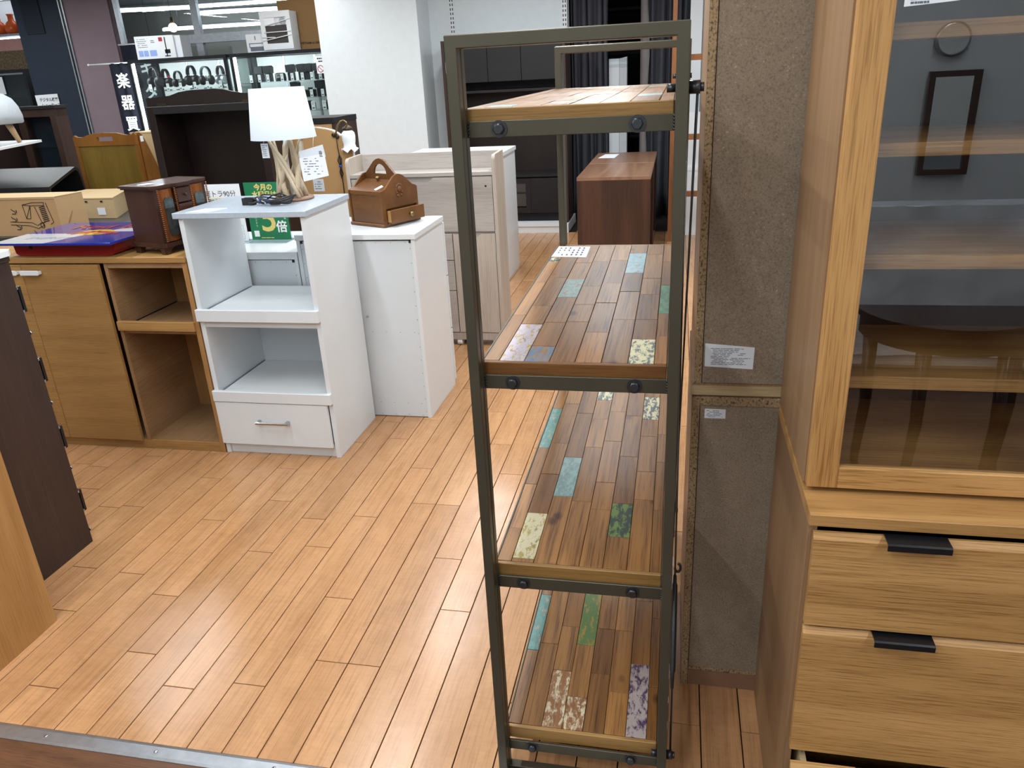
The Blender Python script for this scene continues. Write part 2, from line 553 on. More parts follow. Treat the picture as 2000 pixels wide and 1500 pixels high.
def thing(name, label, cat, loc=(0, 0, 0), rz=0.0, group=None):
    o = bpy.data.objects.new(name, None)
    o.empty_display_size = 0.05
    COL.objects.link(o)
    o.location = loc
    o.rotation_euler = (0, 0, rz)
    return tag(o, label, cat, group)

def struct(name, mb, mat, parent=None):
    o = mb.build(name, mat, parent)
    if parent is None:
        o['kind'] = 'structure'
    return o

def copy_tree(o, parent=None):
    c = o.copy()
    COL.objects.link(c)
    c.parent = parent
    for ch in list(o.children):
        copy_tree(ch, c)
    return c

TXT_Q = []
def text(body, size, mat, parent, loc, rot=(R(90), 0, 0), ax='CENTER', name='lettering', sx=1.0, shear=0.0, bold=0.0):
    """flat print: the lettering becomes a mesh lying just on the surface"""
    cu = bpy.data.curves.new('txt', 'FONT')
    cu.body = body
    cu.size = size
    cu.align_x = ax
    cu.align_y = 'CENTER'
    cu.resolution_u = 3
    cu.shear = shear
    cu.offset = bold
    cu.space_line = 1.0
    o = bpy.data.objects.new('txt', cu)
    COL.objects.link(o)
    TXT_Q.append((o, name, mat, parent, loc, rot, sx))

def flush_text():
    bpy.context.view_layer.update()
    dg = bpy.context.evaluated_depsgraph_get()
    for (o, name, mat, parent, loc, rot, sx) in TXT_Q:
        me = bpy.data.meshes.new_from_object(o.evaluated_get(dg))
        me.materials.clear()
        me.materials.append(M[mat])
        n = bpy.data.objects.new(name, me)
        COL.objects.link(n)
        n.parent = parent
        n.location = loc
        n.rotation_euler = rot
        n.scale = (sx, 1, 1)
        cu = o.data
        bpy.data.objects.remove(o, do_unlink=True)
        bpy.data.curves.remove(cu)
    TXT_Q.clear()

def dashes(mb, x0, x1, y, z0, z1, rows, seed=0, fill=0.6, h=0.35):
    """rows of tiny print on a card that faces -Y"""
    rr = random.Random(seed)
    pitch = (z1 - z0) / rows
    for i in range(rows):
        z = z1 - (i + 0.5) * pitch
        x = x0 + rr.random() * (x1 - x0) * 0.12
        end = x1 - rr.random() * (x1 - x0) * 0.35
        while x < end:
            l = (x1 - x0) * rr.uniform(0.04, 0.16)
            if rr.random() < fill + 0.25:
                mb.box(x, min(x + l, end), y - 0.0003, y, z - pitch * h / 2, z + pitch * h / 2)
            x += l * 1.18
    return mb

def card(name, label, x0, x1, y, z0, z1, seed, cat='price card', parent=None, group=None, rows=7, mat='paper'):
    """an upright paper card facing the camera"""
    if parent is None:
        c = thing(name, label, cat, ((x0 + x1) / 2, y, z0), 0, group)
        BX(x0, x1, y - 0.0008, y, z0, z1).build('paper', mat, c)
        p = c
    else:
        p = BX(x0, x1, y - 0.0008, y, z0, z1).build(name, mat, parent)
    dashes(MB(), x0 + (x1 - x0) * .08, x1 - (x1 - x0) * .08, y - 0.0008, z0 + (z1 - z0) * .08, z1 - (z1 - z0) * .08, rows, seed).build('print', 'ink_grey', p)
    return p

# ================================================================== THE SETTING
fl = struct('floor', BX(-9.5, 3.2, 1.285, 12.0, -0.06, -0.014), 'hole_dark')
fd = struct('floor_aisle', BX(-9.5, 3.2, -3.0, 1.245, -0.06, -0.001), 'floor_dark')
strip = MB().prism([(1.243, -0.02), (1.243, 0.001), (1.25, 0.004), (1.28, 0.004), (1.29, 0.0), (1.29, -0.02)], 'X', -4.0, 3.2).build('trim_1', 'alu')
strip['kind'] = 'structure'
for i in range(9):
    sx_ = -1.62 + i * 0.335
    MB().lathe([(0.0055, 0.004), (0.0055, 0.0052), (0.003, 0.0062)], (sx_, 1.265, 0), 10).build('screw', 'chrome', strip)

# floor boards: every joint of the near floor where the photograph shows it
PW = 0.1012
JOINTS = {-28: [2.711], -26: [2.503], -24: [2.372], -22: [1.976], -21: [1.748], -20: [1.966], -19: [1.428], -18: [1.868], -17: [1.6], -15: [1.486],
          -14: [3.114], -13: [1.526, 3.346], -12: [2.84], -11: [1.648, 2.561], -10: [3.459], -9: [2.833], -9: [3.104], -1: [1.567], 1: [1.563]}
LEN = 0.905
plank_mesh = {}
rf = random.Random(5)
far_mb = MB()
count = 0
def add_plank(x0, x1, y0, y1):
    global count
    key = round(y1 - y0, 3)
    g = 0.0016
    if key not in plank_mesh:
        o = BX(g, PW - g, g, (y1 - y0) - g, -0.0138, 0.0, 0.0006).build('plank', 'floor_wood', fl, world=False)
        plank_mesh[key] = o.data
        o.location = (x0, y0, 0)
    else:
        o = bpy.data.objects.new('plank', plank_mesh[key])
        COL.objects.link(o)
        o.parent = fl
        o.location = (x0, y0, 0)
    count += 1
cand = []
for k in range(-62, 14):
    x0 = 0.1013 + k * PW
    if k in JOINTS:
        ph = JOINTS[k][0]
    else:
        ph = 1.3 + rf.random() * LEN
    ys = [1.29]
    y = ph
    while y - LEN > 1.31:
        y -= LEN
    while y < 8.0:
        if y > ys[-1] + 0.03:
            ys.append(y)
        y += LEN
    ys.append(8.0 if ys[-1] < 7.9 else 8.4)
    for a, b in zip(ys, ys[1:]):
        cand.append((x0, a, b))
def plank_rank(c):
    x, a, b = c
    m_ = (a + b) / 2
    vis = (-0.72 * m_ - 0.45 < x < 0.30)          # the floor the photograph shows
    hid = (x > 0.25) or (x < -2.0 and m_ > 2.95) or (x < -2.2 and m_ < 2.0) or (x < -1.5 and m_ > 3.5) or (m_ > 7.5)
    return (0 if vis and not hid else 1, math.hypot(x, m_))
cand.sort(key=plank_rank)
for i, (x0, a, b) in enumerate(cand):
    if i < 290:
        add_plank(x0, x0 + PW, a, b)
    else:
        far_mb.box(x0 + .0016, x0 + PW - .0016, a + .0016, b - .0016, -0.0138, 0.0)
fp = far_mb.build('planks', 'floor_wood', fl)
fp['kind'] = 'stuff'

ceil = struct('ceiling', BX(-9.5, 3.2, -3.0, 12.0, 2.85, 2.95), 'ceiling_paint')
struct('wall_front', BX(-9.5, 3.2, -3.1, -3.0, 0, 2.85), 'grey_wall')
struct('wall_right', BX(3.2, 3.3, -3.0, 12.0, 0, 2.85), 'white_wall')
struct('wall_left', BX(-9.6, -9.5, -3.0, 12.0, 0, 2.85), 'white_wall')
struct('wall_far', BX(-9.5, 3.2, 12.0, 12.1, 0, 2.85), 'beige_panel')
struct('wall_pillar', BX(-3.66, -2.585, 8.15, 9.1, 0, 2.85), 'white_wall')
wb = struct('wall_back', BX(-2.585, -1.135, 8.56, 8.72, 0, 2.85), 'white_wall')
wr = struct('wall_back_side', BX(0.02, 3.2, 9.3, 9.45, 0, 2.85), 'white_wall')
for (x, par) in ((-2.335, wb), (-1.16, wb)):
    rail = BX(x - .026, x + .026, 8.548, 8.56, 0.02, 2.84).build('slot_rail', 'white_lam', par)
    sl = MB()
    z = 0.1
    while z < 2.8:
        for dx in (-.012, .012):
            sl.box(x + dx - .0045, x + dx + .0045, 8.5472, 8.5485, z, z + .024)
        z += 0.042
    s_ = sl.build('slots', 'ink', rail)
    s_['kind'] = 'stuff'
# skirting under the back wall
struct('baseboard_back', BX(-1.13, -1.09, 7.98, 8.6, 0, 0.09), 'white_lam')

# stock room behind the curtain gap
struct('wall_stockroom', BX(-2.5, 0.02, 11.0, 11.1, 0, 2.85), 'dark_void')
sr = thing('storage_shelf', 'dark steel storage shelf seen through the gap between the curtains', 'shelf', (-0.55, 9.7, 0))
for z in (0.35, 0.8, 1.25, 1.7, 2.15):
    BX(-1.05, -0.1, 9.5, 9.95, z, z + .03).build('shelf_board', 'dark_void', sr)
for x in (-1.05, -0.13):
    for y in (9.5, 9.92):
        BX(x, x + .03, y, y + .03, 0, 2.3).build('post', 'black_metal', sr)

# shop window wall behind the glass showcases
wn = struct('window_1', MB().box(-7.6, -7.5, 9.4, 9.46, 0, 2.85).box(-5.85, -5.76, 9.4, 9.46, 1.0, 2.85).box(-4.4, -4.32, 9.4, 9.46, 1.0, 2.85)
            .box(-7.5, -4.0, 9.39, 9.47, 2.10, 2.20).box(-7.5, -4.0, 9.39, 9.47, 0, 0.3), 'alu')
for (a, b) in ((-7.5, -5.85), (-5.76, -4.4)):
    BX(a, b, 9.43, 9.436, 2.20, 2.85).build('pane', 'pane', wn)
    BX(a, b, 9.43, 9.436, 0.3, 2.10).build('pane', 'pane', wn)
struct('wall_corridor', MB().box(-7.5, -6.1, 10.6, 10.66, 0, 2.1), 'beige_panel')
struct('wall_corridor_panel', MB().box(-5.9, -4.1, 10.3, 10.36, 0, 1.98), 'beige_panel')

# ================================================================== STEEL AND WOOD RACK
rk = thing('shelving_rack', 'tall open rack of olive steel tube with reclaimed patchwork plank shelves', 'shelf', (-0.18, 1.88, 0))
FX0, FX1 = -0.379, 0.0147
BAR_Z = [(1.4935, 1.5205), (1.019, 1.048), (0.543, 0.573), (0.063, 0.091)]
def end_frame(y_out, s, dx):
    def yy(a, b):
        return (min(y_out + s * a, y_out + s * b), max(y_out + s * a, y_out + s * b))
    y0, y1 = yy(0, .022)
    f = MB().ring(FX0 + dx, FX1 + dx, 0.0, 1.658, y0, y1, .0205, .0215).build('end_frame', 'rack_metal', rk)
    bv = f.modifiers.new('soft_edges', 'BEVEL')
    bv.width, bv.segments, bv.limit_method = .0016, 2, 'ANGLE'
    y0, y1 = yy(.027, .048)
    g_ = MB().ring(FX0 + dx + .001, FX1 + dx - .001, 0.002, 1.656, y0, y1, .0195, .0195).build('inner_frame', 'rack_metal', f)
    bv = g_.modifiers.new('soft_edges', 'BEVEL')
    bv.width, bv.segments, bv.limit_method = .0016, 2, 'ANGLE'
    for i, (z0, z1) in enumerate(BAR_Z):
        a, b = yy(.041, .0475)
        BX(FX0 + .0205 + dx, FX1 - .0205 + dx, a, b, z0, z1, .0008).build('crossbar', 'rack_metal', f)
        wl = MB()
        for xx in (FX0 + .0215, FX1 - .0215):
            for k in range(5):
                wl.ball((xx + dx, y_out + s * .0405, z0 + .003 + k * (z1 - z0 - .006) / 4), .0026, 6)
        w_ = wl.build('weld_bead', 'bolt_metal', f)
        for xx in (-0.303, -0.067):
            zc = (z0 + z1) / 2
            h = MB()
            yb = y_out + s * .041
            yb2, yb3 = yb - s * .0025, yb - s * .010
            h.lathe([(.0145, yb), (.0145, yb2)], (xx + dx, 0, zc), 18, 'Y')
            h.lathe([(.0098, yb2), (.0104, yb - s * .004), (.0100, yb3 + s * .001), (.0078, yb3)], (xx + dx, 0, zc), 6, 'Y')
            h.build('bolt', 'bolt_metal', f)
    return f
end_frame(1.324, 1, 0.0)
end_frame(2.478, -1, 0.016)

SX = [-.365, -.333, -.283, -.233, -.183, -.132, -.081, -.032, -.008]
SY0, SY1 = 1.386, 2.428
TOPS = [1.542, 1.072, 0.599, 0.125]
PAINT = {
    0: [(1, 1.39, 1.46, 'paint_sky'), (3, 1.46, 1.53, 'paint_greyteal'), (6, 1.60, 1.70, 'paint_sky'), (3, 1.83, 1.90, 'paint_greyteal'), (6, 2.2, 2.3, 'paint_teal')],
    1: [(1, 1.386, 1.618, 'paint_lavender'), (2, 1.386, 1.474, 'paint_blue'), (2, 1.836, 2.010, 'paint_teal'), (5, 2.076, 2.314, 'paint_sky'), (7, 1.71, 1.954, 'paint_green'), (6, 1.386, 1.526, 'paint_cream'), (0, 2.208, 2.265, 'paint_mix')],
    2: [(0, 1.936, 2.209, 'paint_turq'), (2, 1.674, 1.885, 'paint_greyteal'), (1, 1.40, 1.588, 'paint_olive'), (5, 1.509, 1.655, 'paint_moss'), (3, 2.288, 2.389, 'paint_mix'), (6, 2.152, 2.325, 'paint_mix')],
    3: [(0, 1.645, 1.885, 'paint_turq'), (3, 1.683, 1.951, 'paint_forest'), (6, 1.386, 1.629, 'paint_lilac'), (2, 1.386, 1.579, 'paint_wash'), (3, 1.386, 1.492, 'paint_wash')],
}
rr = random.Random(21)
for si, tz in enumerate(TOPS):
    b = BX(SX[0], SX[-1], SY0, SY1, tz - .028, tz - .006).build('shelf', 'rack_edge_dark', rk)
    BX(SX[0], SX[-1], SY0 - .0105, SY0 - .0003, tz - .036, tz - .0006, .0015).build('edge_strip', 'rack_edge' if si in (0, 2, 3) else 'rack_edge_dark', b)
    BX(SX[0], SX[-1], SY1 + .0003, SY1 + .0105, tz - .036, tz - .0006, .0015).build('edge_strip', 'rack_edge', b)
    BX(SX[0] - .0045, SX[0] - .0005, SY0 - .008, SY1 + .006, tz - .034, tz - .001, .0008).build('side_rail', 'rack_metal', b)
    BX(SX[-1] + .0005, SX[-1] + .0045, SY0 - .008, SY1 + .006, tz - .034, tz - .001, .0008).build('side_rail', 'rack_metal', b)
    for c in range(8):
        pts = [(p[1], p[2], p[3]) for p in PAINT[si] if p[0] == c]
        pts.sort()
        segs = []
        y = SY0
        def fill(a, bb):
            while a < bb - .001:
                l = rr.uniform(.13, .30)
                e = a + l
                if bb - e < .09:
                    e = bb
                segs.append((a, e, None))
                a = e
        for (a, bb, mt_) in pts:
            if a - y > .004:
                fill(y, a)
            segs.append((max(a, y), bb, mt_))
            y = bb
        fill(y, SY1)
        for (a, e, mt_) in segs:
            o = BX(SX[c] + .0006, SX[c + 1] - .0006, a + .0006, e - .0006, tz - .006, tz - rr.uniform(0, .0009), .0006).build('plank', mt_ or 'rack_wood', b)
            # own origin so that the grain differs from piece to piece
            cen = Vector(((SX[c] + SX[c + 1]) / 2, (a + e) / 2, tz))
            loc = cen - rk.location
            o.data.transform(Matrix.Translation(-loc))
            o.location = loc
for k, (z_, h_) in enumerate(((.66, .02), (.60, .03), (.36, .04), (.30, .015), (.22, .02))):
    BX(FX1 + .0001, FX1 + .0006, 1.326 + .004 * (k % 3), 1.329 + .004 * (k % 3), z_, z_ + h_).build('paint_chip', 'paper', rk)
# braces on the back side with turnbuckle
for (p0, p1, tb) in (((.024, 1.362, .11), (.024, 2.44, 1.56), True), ((.029, 1.362, 1.56), (.029, 2.44, .11), False)):
    p0, p1 = Vector(p0), Vector(p1)
    rod = MB().tube([p0, p1], .0024, 6)
    ro = rod.build('brace_rod', 'bolt_metal', rk)
    for t in (0.0, 1.0):
        q = p0.lerp(p1, t)
        mb = MB()
        mb.lathe([(.0105, .0147), (.0105, q.x + .004)], (0, q.y, q.z), 12, 'X')
        mb.lathe([(.008, q.x + .004), (.008, q.x + .010)], (0, q.y, q.z), 6, 'X')
        mb.build('brace_bolt', 'bolt_metal', ro)
        MB().lathe([(.0075, -.020), (.0075, -.0055)], (0, q.y, q.z), 6, 'X').build('brace_nut', 'bolt_metal', ro)
    if tb:
        a, b_ = p0.lerp(p1, .10), p0.lerp(p1, .215)
        MB().tube([p0.lerp(p1, .08), a, a.lerp(b_, .03), a.lerp(b_, .97), b_, p0.lerp(p1, .225)], [.004, .005, .0072, .0072, .005, .004], 8).build('turnbuckle', 'bolt_metal', ro)
        hk = MB()
        c0 = p0.lerp(p1, .235)
        hk.tube([c0 + Vector((.006 + .007 * math.sin(i * .5), .0, .012 * math.cos(i * .5))) for i in range(10)], .0035, 6)
        hk.build('hook', 'bolt_metal', ro)
# price sheet lying on the second shelf
sh = thing('price_sheet', 'white printed price sheet lying at the far end of the second rack shelf', 'paper', (-0.31, 2.335, 1.0725))
MB().prism([(-.364, 2.273), (-.257, 2.258), (-.2605, 2.408), (-.36, 2.412)], 'Z', 1.0722, 1.0727).build('paper', 'paper', sh)
ds = MB()
for i in range(6):
    for j in range(4):
        if rr.random() < .8:
            ds.box(-.352 + i * .0145, -.352 + i * .0145 + .005, 2.285 + j * .03, 2.285 + j * .03 + .02, 1.0727, 1.0729)
ds.build('print', 'ink_grey', sh)

# ================================================================== CABINET WITH RAW BACK
pc = thing('particleboard_cabinet', 'tall stacked cabinet turned round to show its raw particle board back', 'cabinet', (0.4, 1.93, 0))
YB = 1.711
# upper unit
BX(.053, .070, YB, 2.10, .902, 1.95).build('side_panel', 'oak_side', pc)
BX(.054, .0695, YB - .0006, YB - .0001, .902, 1.95).build('raw_edge', 'particle_edge', pc)
BX(.0715, .85, YB + .002, YB + .010, .903, 1.95).build('back_panel', 'particle_face', pc)
BX(.850, .868, YB, 2.10, .902, 1.95).build('side_panel', 'oak_side', pc)
BX(.0705, .85, YB + .012, 2.10, .904, .925).build('bottom_board', 'oak_h', pc)
BX(.053, .868, YB + .012, 2.11, 1.9505, 1.97).build('top_board', 'oak_h', pc)
BX(.0655, .085, YB + .0105, YB + .0118, .926, 1.949).build('seam_strip', 'hole_dark', pc)  # added dark filler closing the gap, its colour stands for shade
BX(.0655, .085, YB + .0115, YB + .0128, .064, .844).build('seam_strip', 'hole_dark', pc)  # lower unit: same added filler, shade put in as dark colour
# batten between the units
BX(.047, .86, YB - .001, YB + .03, .8735, .8965).build('batten', 'pine', pc)
BX(.049, .86, YB + .004, 2.10, .869, .9015).build('joint_board', 'oak_side', pc)
# lower unit
BX(.050, .069, YB, 2.12, 0, .868).build('side_panel', 'oak_side', pc)
BX(.0515, .0685, YB - .0006, YB - .0001, 0, .868).build('raw_edge', 'particle_edge', pc)
BX(.850, .868, YB, 2.12, 0, .868).build('side_panel', 'oak_side', pc)
BX(.0695, .85, YB + .0005, YB + .03, .846, .868).build('raw_rail', 'particle_edge', pc)
BX(.0705, .85, YB + .003, YB + .011, .062, .845).build('back_panel', 'particle_face', pc)
BX(.0705, .85, YB + .001, YB + .02, .052, .0615).build('raw_rail', 'particle_edge', pc)
BX(.0695, .85, YB + .0005, YB + .018, 0.001, .051).build('kick_board', 'kick_wood', pc)
# stickers
st = MB().prism([(.075, 1.0), (.184, .992), (.183, .939), (.0755, .944)], 'Y', YB + .0012, YB + .002).build('sticker', 'paper_grey', pc)
dashes(MB(), .085, .178, YB + .0011, .948, .990, 11, 3, .7).build('print', 'ink_grey', st)
st = BX(.081, .129, YB + .0022, YB + .003, .812, .836).build('sticker', 'paper_grey', pc)
dashes(MB(), .084, .126, YB + .0021, .814, .834, 5, 4, .5).build('print', 'ink_grey', st)

# ================================================================== OAK CUPBOARD WITH GLASS DOOR
cu = thing('oak_cupboard', 'oak dining cupboard with glazed upper door and black-handled drawers', 'cupboard', (0.7, 1.48, 0))
CX0, CX1 = .247, 1.15
# upper unit
BX(CX0, CX0 + .018, 1.338, 1.70, .862, 1.98, .0008).build('side_panel', 'oak_side', cu)
BX(CX1 - .018, CX1, 1.338, 1.70, .862, 1.98, .0008).build('side_panel', 'oak_side', cu)
BX(CX0 + .018, CX1 - .018, 1.69, 1.70, .862, 1.98).build('back_panel', 'espresso', cu)  # near-black wood colour stands for the shade inside the cupboard
BX(CX0, CX1, 1.336, 1.70, 1.9805, 2.0).build('top_board', 'oak_h', cu)
BX(CX0 + .018, CX1 - .018, 1.345, 1.69, .864, .884).build('bottom_board', 'oak_h', cu)
BX(CX0 + .012, CX1 - .012, 1.335, 1.69, .853, .862).build('plinth', 'oak_side', cu)
for (za, zb) in ((1.613, 1.637), (1.439, 1.461), (1.254, 1.279), (1.034, 1.058)):
    s_ = BX(CX0 + .019, CX1 - .019, 1.384, 1.688, za, zb, .0008).build('shelf', 'oak_h', cu)
for (xa, xb) in ((.2505, .699), (.7005, 1.1495)):
    d = BX(xa, xa + .052, 1.316, 1.337, .863, 1.975, .0015).build('door', 'oak_v', cu)
    BX(xb - .052, xb, 1.316, 1.337, .863, 1.975, .0015).build('door_stile', 'oak_v', d)
    BX(xa + .0522, xb - .0522, 1.3165, 1.3365, .863, .905, .0012).build('door_rail', 'oak_h', d)
    BX(xa + .0522, xb - .0522, 1.3165, 1.3365, 1.933, 1.975, .0012).build('door_rail', 'oak_h', d)
    BX(xa + .0522, xb - .0522, 1.326, 1.330, .9055, 1.9325).build('glass_pane', 'smoked_pane', d)
pp = MB().prism([(.314, 1.656), (.314, 1.80), (.40, 1.80), (.40, 1.672), (.388, 1.660)], 'Y', 1.3235, 1.3245).build('price_card', 'paper', cu)
dashes(MB(), .32, .36, 1.3234, 1.658, 1.668, 2, 9, .8, .6).build('print', 'ink_grey', pp)
# lower chest
BX(CX0, CX0 + .016, 1.246, 1.708, 0, .829, .0006).build('side_panel', 'oak_side', cu)
BX(CX1 - .016, CX1, 1.246, 1.708, 0, .829, .0006).build('side_panel', 'oak_side', cu)
BX(CX0, CX1, 1.236, 1.7085, .8295, .8525, .001).build('chest_top', 'oak_top', cu)
BX(CX0 + .016, CX1 - .016, 1.695, 1.706, .01, .829).build('chest_back', 'dark_wood_v', cu)
BX(CX0 + .016, CX1 - .016, 1.262, 1.694, .02, .04).build('chest_bottom', 'oak_h', cu)
for (za, zb, yo, hx) in ((.622, .818, 0, .371), (.312, .612, 0, .374), (.03, .300, -.030, .376)):
    d = MB().prism([(1.243 + yo, za), (1.243 + yo, zb), (1.2375 + yo, zb), (1.228 + yo, zb - .011), (1.228 + yo, za)], 'X', CX0 + .008, CX1 - .004).build('drawer', 'oak_h', cu)
    if yo:
        BX(CX0 + .03, CX0 + .042, 1.244 + yo, 1.66, za + .03, zb - .012).build('drawer_side', 'pine', d)
        BX(CX1 - .042, CX1 - .03, 1.244 + yo, 1.66, za + .03, zb - .012).build('drawer_side', 'pine', d)
    for hh in (hx, hx + .44):
        MB().prism([(1.240 + yo, zb + .0005), (1.240 + yo, zb + .0035), (1.208 + yo, zb + .0035), (1.205 + yo, zb + .001), (1.205 + yo, zb - .010), (1.208 + yo, zb - .010), (1.208 + yo, zb + .0005)], 'X', hh, hh + .101).build('handle', 'black_metal', d)
    BX(CX0 + .0165, CX1 - .0165, 1.262, 1.69, za - .004, za - .002).build('rail', 'hole_dark', d)

# ================================================================== FRONT LEFT FURNITURE
ob = thing('oak_side_cabinet', 'honey oak cabinet side panel nearest the camera beside the metal floor strip', 'cabinet', (-2.25, 1.4, 0))
BX(-1.975, -1.955, 0.95, 1.70, 0, .90, .001).build('side_panel', 'pale_oak_v', ob)
BX(-2.60, -2.58, 0.95, 1.70, 0, .90, .001).build('side_panel', 'pale_oak_v', ob)
BX(-2.58, -1.975, 0.97, 1.695, .001, .899).build('body', 'oak_h', ob)
BX(-2.61, -1.955, 0.945, 1.705, .9005, .92, .001).build('top_board', 'oak_h', ob)

dd = thing('dark_dresser', 'dark brown dresser side with black and chrome drawer pulls facing the sideboard', 'dresser', (-2.5, 1.95, 0))
BX(-2.19, -2.165, 1.72, 2.135, 0, 1.095, .001).build('side_panel', 'dark_wood_v', dd)
BX(-2.95, -2.19, 1.725, 2.12, .001, 1.094).build('body', 'dark_wood_v', dd)
BX(-2.96, -2.163, 1.715, 2.14, 1.0955, 1.115, .001).build('top_board', 'dark_wood_v', dd)
for (za, zb) in ((.84, 1.08), (.575, .83), (.31, .565), (.04, .30)):
    d = BX(-2.94, -2.168, 2.1205, 2.137, za, zb, .001).build('drawer', 'dark_wood_v', dd)
    zc = (za + zb) / 2
    h = MB().box(-2.42, -2.176, 2.150, 2.162, zc - .045, zc + .045, .001).build('handle', 'black_metal', d)
    MB().box(-2.42, -2.176, 2.138, 2.150, zc + .036, zc + .045).box(-2.42, -2.176, 2.138, 2.150, zc - .045, zc - .036).build('handle_bracket', 'chrome', d)
    MB().tube([(-2.19, 2.137, za - .004), (-2.19, 2.158, za - .004)], .004, 8).tube([(-2.19, 2.158, za - .004), (-2.19, 2.162, za - .004)], .0065, 8).build('knob', 'chrome', d)

wt = MB().prism([(-2.9, 1.75), (-2.175, 1.75), (-2.15, 1.77), (-2.15, 2.13), (-2.165, 2.15), (-2.9, 2.15)], 'Z', 1.1155, 1.134).build('white_tray', 'white_lam')
tag(wt, 'white rounded tray lying on the dark dresser top', 'tray')

# ================================================================== OAK SIDEBOARD
sb = thing('oak_sideboard', 'oak sideboard with two flush doors and an open pull-out shelf bay', 'sideboard', (-2.6, 3.1, 0))
BX(-3.26, -2.0415, 2.884, 3.34, .908, .935, .003).build('top_board', 'side_oak_h', sb)
BX(-2.0655, -2.043, 2.892, 3.33, 0, .9075, .001).build('side_panel', 'side_oak_v', sb)
BX(-2.452, -2.435, 2.895, 3.32, .045, .9075).build('divider', 'side_oak_in', sb)
BX(-3.24, -3.22, 2.892, 3.33, 0, .9075).build('side_panel', 'side_oak_v', sb)
BX(-3.22, -2.066, 3.318, 3.328, .02, .907).build('back_panel', 'side_oak_v', sb)
BX(-3.22, -2.066, 2.905, 3.317, .03, .048).build('bottom_board', 'side_oak_in', sb)
BX(-3.22, -2.066, 2.896, 2.912, 0.001, .045).build('kick_board', 'side_oak_h', sb)
BX(-2.4345, -2.0665, 2.896, 3.317, .885, .907).build('bay_top', 'side_oak_in', sb)
BX(-2.4345, -2.0665, 2.90, 3.317, .583, .600).build('bay_rail', 'side_oak_in', sb)
s_ = BX(-2.4345, -2.0665, 2.90, 3.31, .6005, .612).build('pull_out_shelf', 'side_oak_in', sb)
BX(-2.445, -2.060, 2.876, 2.8985, .602, .644, .001).build('shelf_front', 'side_oak_h', s_)
BX(-2.4335, -2.428, 2.90, 3.3, .6125, .616).build('runner', 'ink', s_)
for (xa, xb, hx) in ((-2.8645, -2.468, -2.860), (-3.218, -2.8665, -2.974)):
    d = BX(xa, xb, 2.876, 2.8935, .048, .9035, .001).build('door', 'side_oak_h', sb)
    MB().box(hx, hx + .094, 2.856, 2.862, .860, .882, .0015).box(hx + .085, hx + .099, 2.857, 2.8755, .864, .878, .001).build('handle', 'white_lam', d)

# red and blue energy drink display box
eb = thing('display_box', 'flat glossy red box with blue and white energy drink lid on the sideboard', 'box', (-2.6, 3.08, .935))
MB().prism([(-2.895, .9365), (-2.42, .9365), (-2.40, .945), (-2.39, .998), (-2.915, .998), (-2.908, .945)], 'Y', 2.92, 3.25).build('tray', 'red_plastic', eb)
MB().lathe([(.0095, 2.9195), (.0095, 2.9205)], (-2.823, 0, .975), 16, 'Y').build('finger_hole', 'hole_dark', eb)
lid = BX(-2.945, -2.346, 2.838, 3.325, .9985, 1.008, .001).build('lid', 'blue_plastic', eb)
LZ = 1.0082
def flat(poly, mat, nm, z=LZ):
    return MB().prism(poly, 'Z', z, z + .0004).build(nm, mat, lid)
flat([(-2.9445, 2.8385), (-2.68, 2.8385), (-2.60, 3.05), (-2.9445, 3.05)], 'lid_white', 'white_block')
flat([(-2.56, 3.09), (-2.347, 3.09), (-2.347, 3.324), (-2.44, 3.325)], 'lid_white', 'white_block')
flat([(-2.60 + .075 * math.cos(a) * 1.15, 3.075 + .062 * math.sin(a)) for a in [i * math.pi / 12 for i in range(24)]], 'lid_yellow', 'sun_disc', LZ + .0004)
bull = [(0, .0), (.03, .022), (.06, .02), (.10, .034), (.13, .028), (.15, .04), (.148, .022), (.135, .012), (.115, .0), (.12, -.03), (.105, -.028), (.10, -.005), (.06, -.01), (.035, -.032), (.025, -.03), (.03, -.008), (.0, -.02), (-.02, -.012)]
flat([(-2.715 + x * .85, 3.06 + y * 1.2) for x, y in bull], 'lid_red', 'bull_print', LZ + .0008)
flat([(-2.475 - x * .85, 3.06 + y * 1.2) for x, y in bull], 'lid_red', 'bull_print', LZ + .0008)
text('Red Bull', .13, 'lid_red', lid, (-2.58 + 2.6, 3.20 - 3.08, LZ + .0013 - .935), (0, 0, 0), bold=.003, sx=1.05)
text('ENERGY', .060, 'ink_grey', lid, (-2.745 + 2.6, 2.945 - 3.08, LZ + .0006 - .935), (0, 0, 0), shear=.3, sx=1.0)

# jewellery box
jb = thing('jewellery_box', 'small carved dark wooden jewellery chest with glass doors on the sideboard', 'jewellery box', (-2.15, 2.925, .9355), math.atan2(.968, .25))
W_, D_ = .29, .185
BX(.006, W_ - .006, .006, D_, .048, .272).build('body', 'jewel_wood', jb, False)
MB().prism([(-.012, D_ + .012), (-.012, .012), (.012, -.012), (.085, -.012), (.105, -.024), (.185, -.024), (.205, -.012), (W_ - .012, -.012), (W_ + .012, .012), (W_ + .012, D_ + .012)], 'Z', .279, .289).prism(
    [(-.006, D_ + .006), (-.006, .01), (.012, -.006), (.088, -.006), (.106, -.018), (.184, -.018), (.202, -.006), (W_ - .012, -.006), (W_ + .006, .012), (W_ + .006, D_ + .006)], 'Z', .2725, .279).build('top', 'jewel_wood', jb, False)
MB().prism([(-.008, D_ + .008), (-.008, .0), (.006, -.010), (W_ - .006, -.010), (W_ + .008, .0), (W_ + .008, D_ + .008)], 'Z', .030, .0475).build('base_moulding', 'jewel_wood', jb, False)
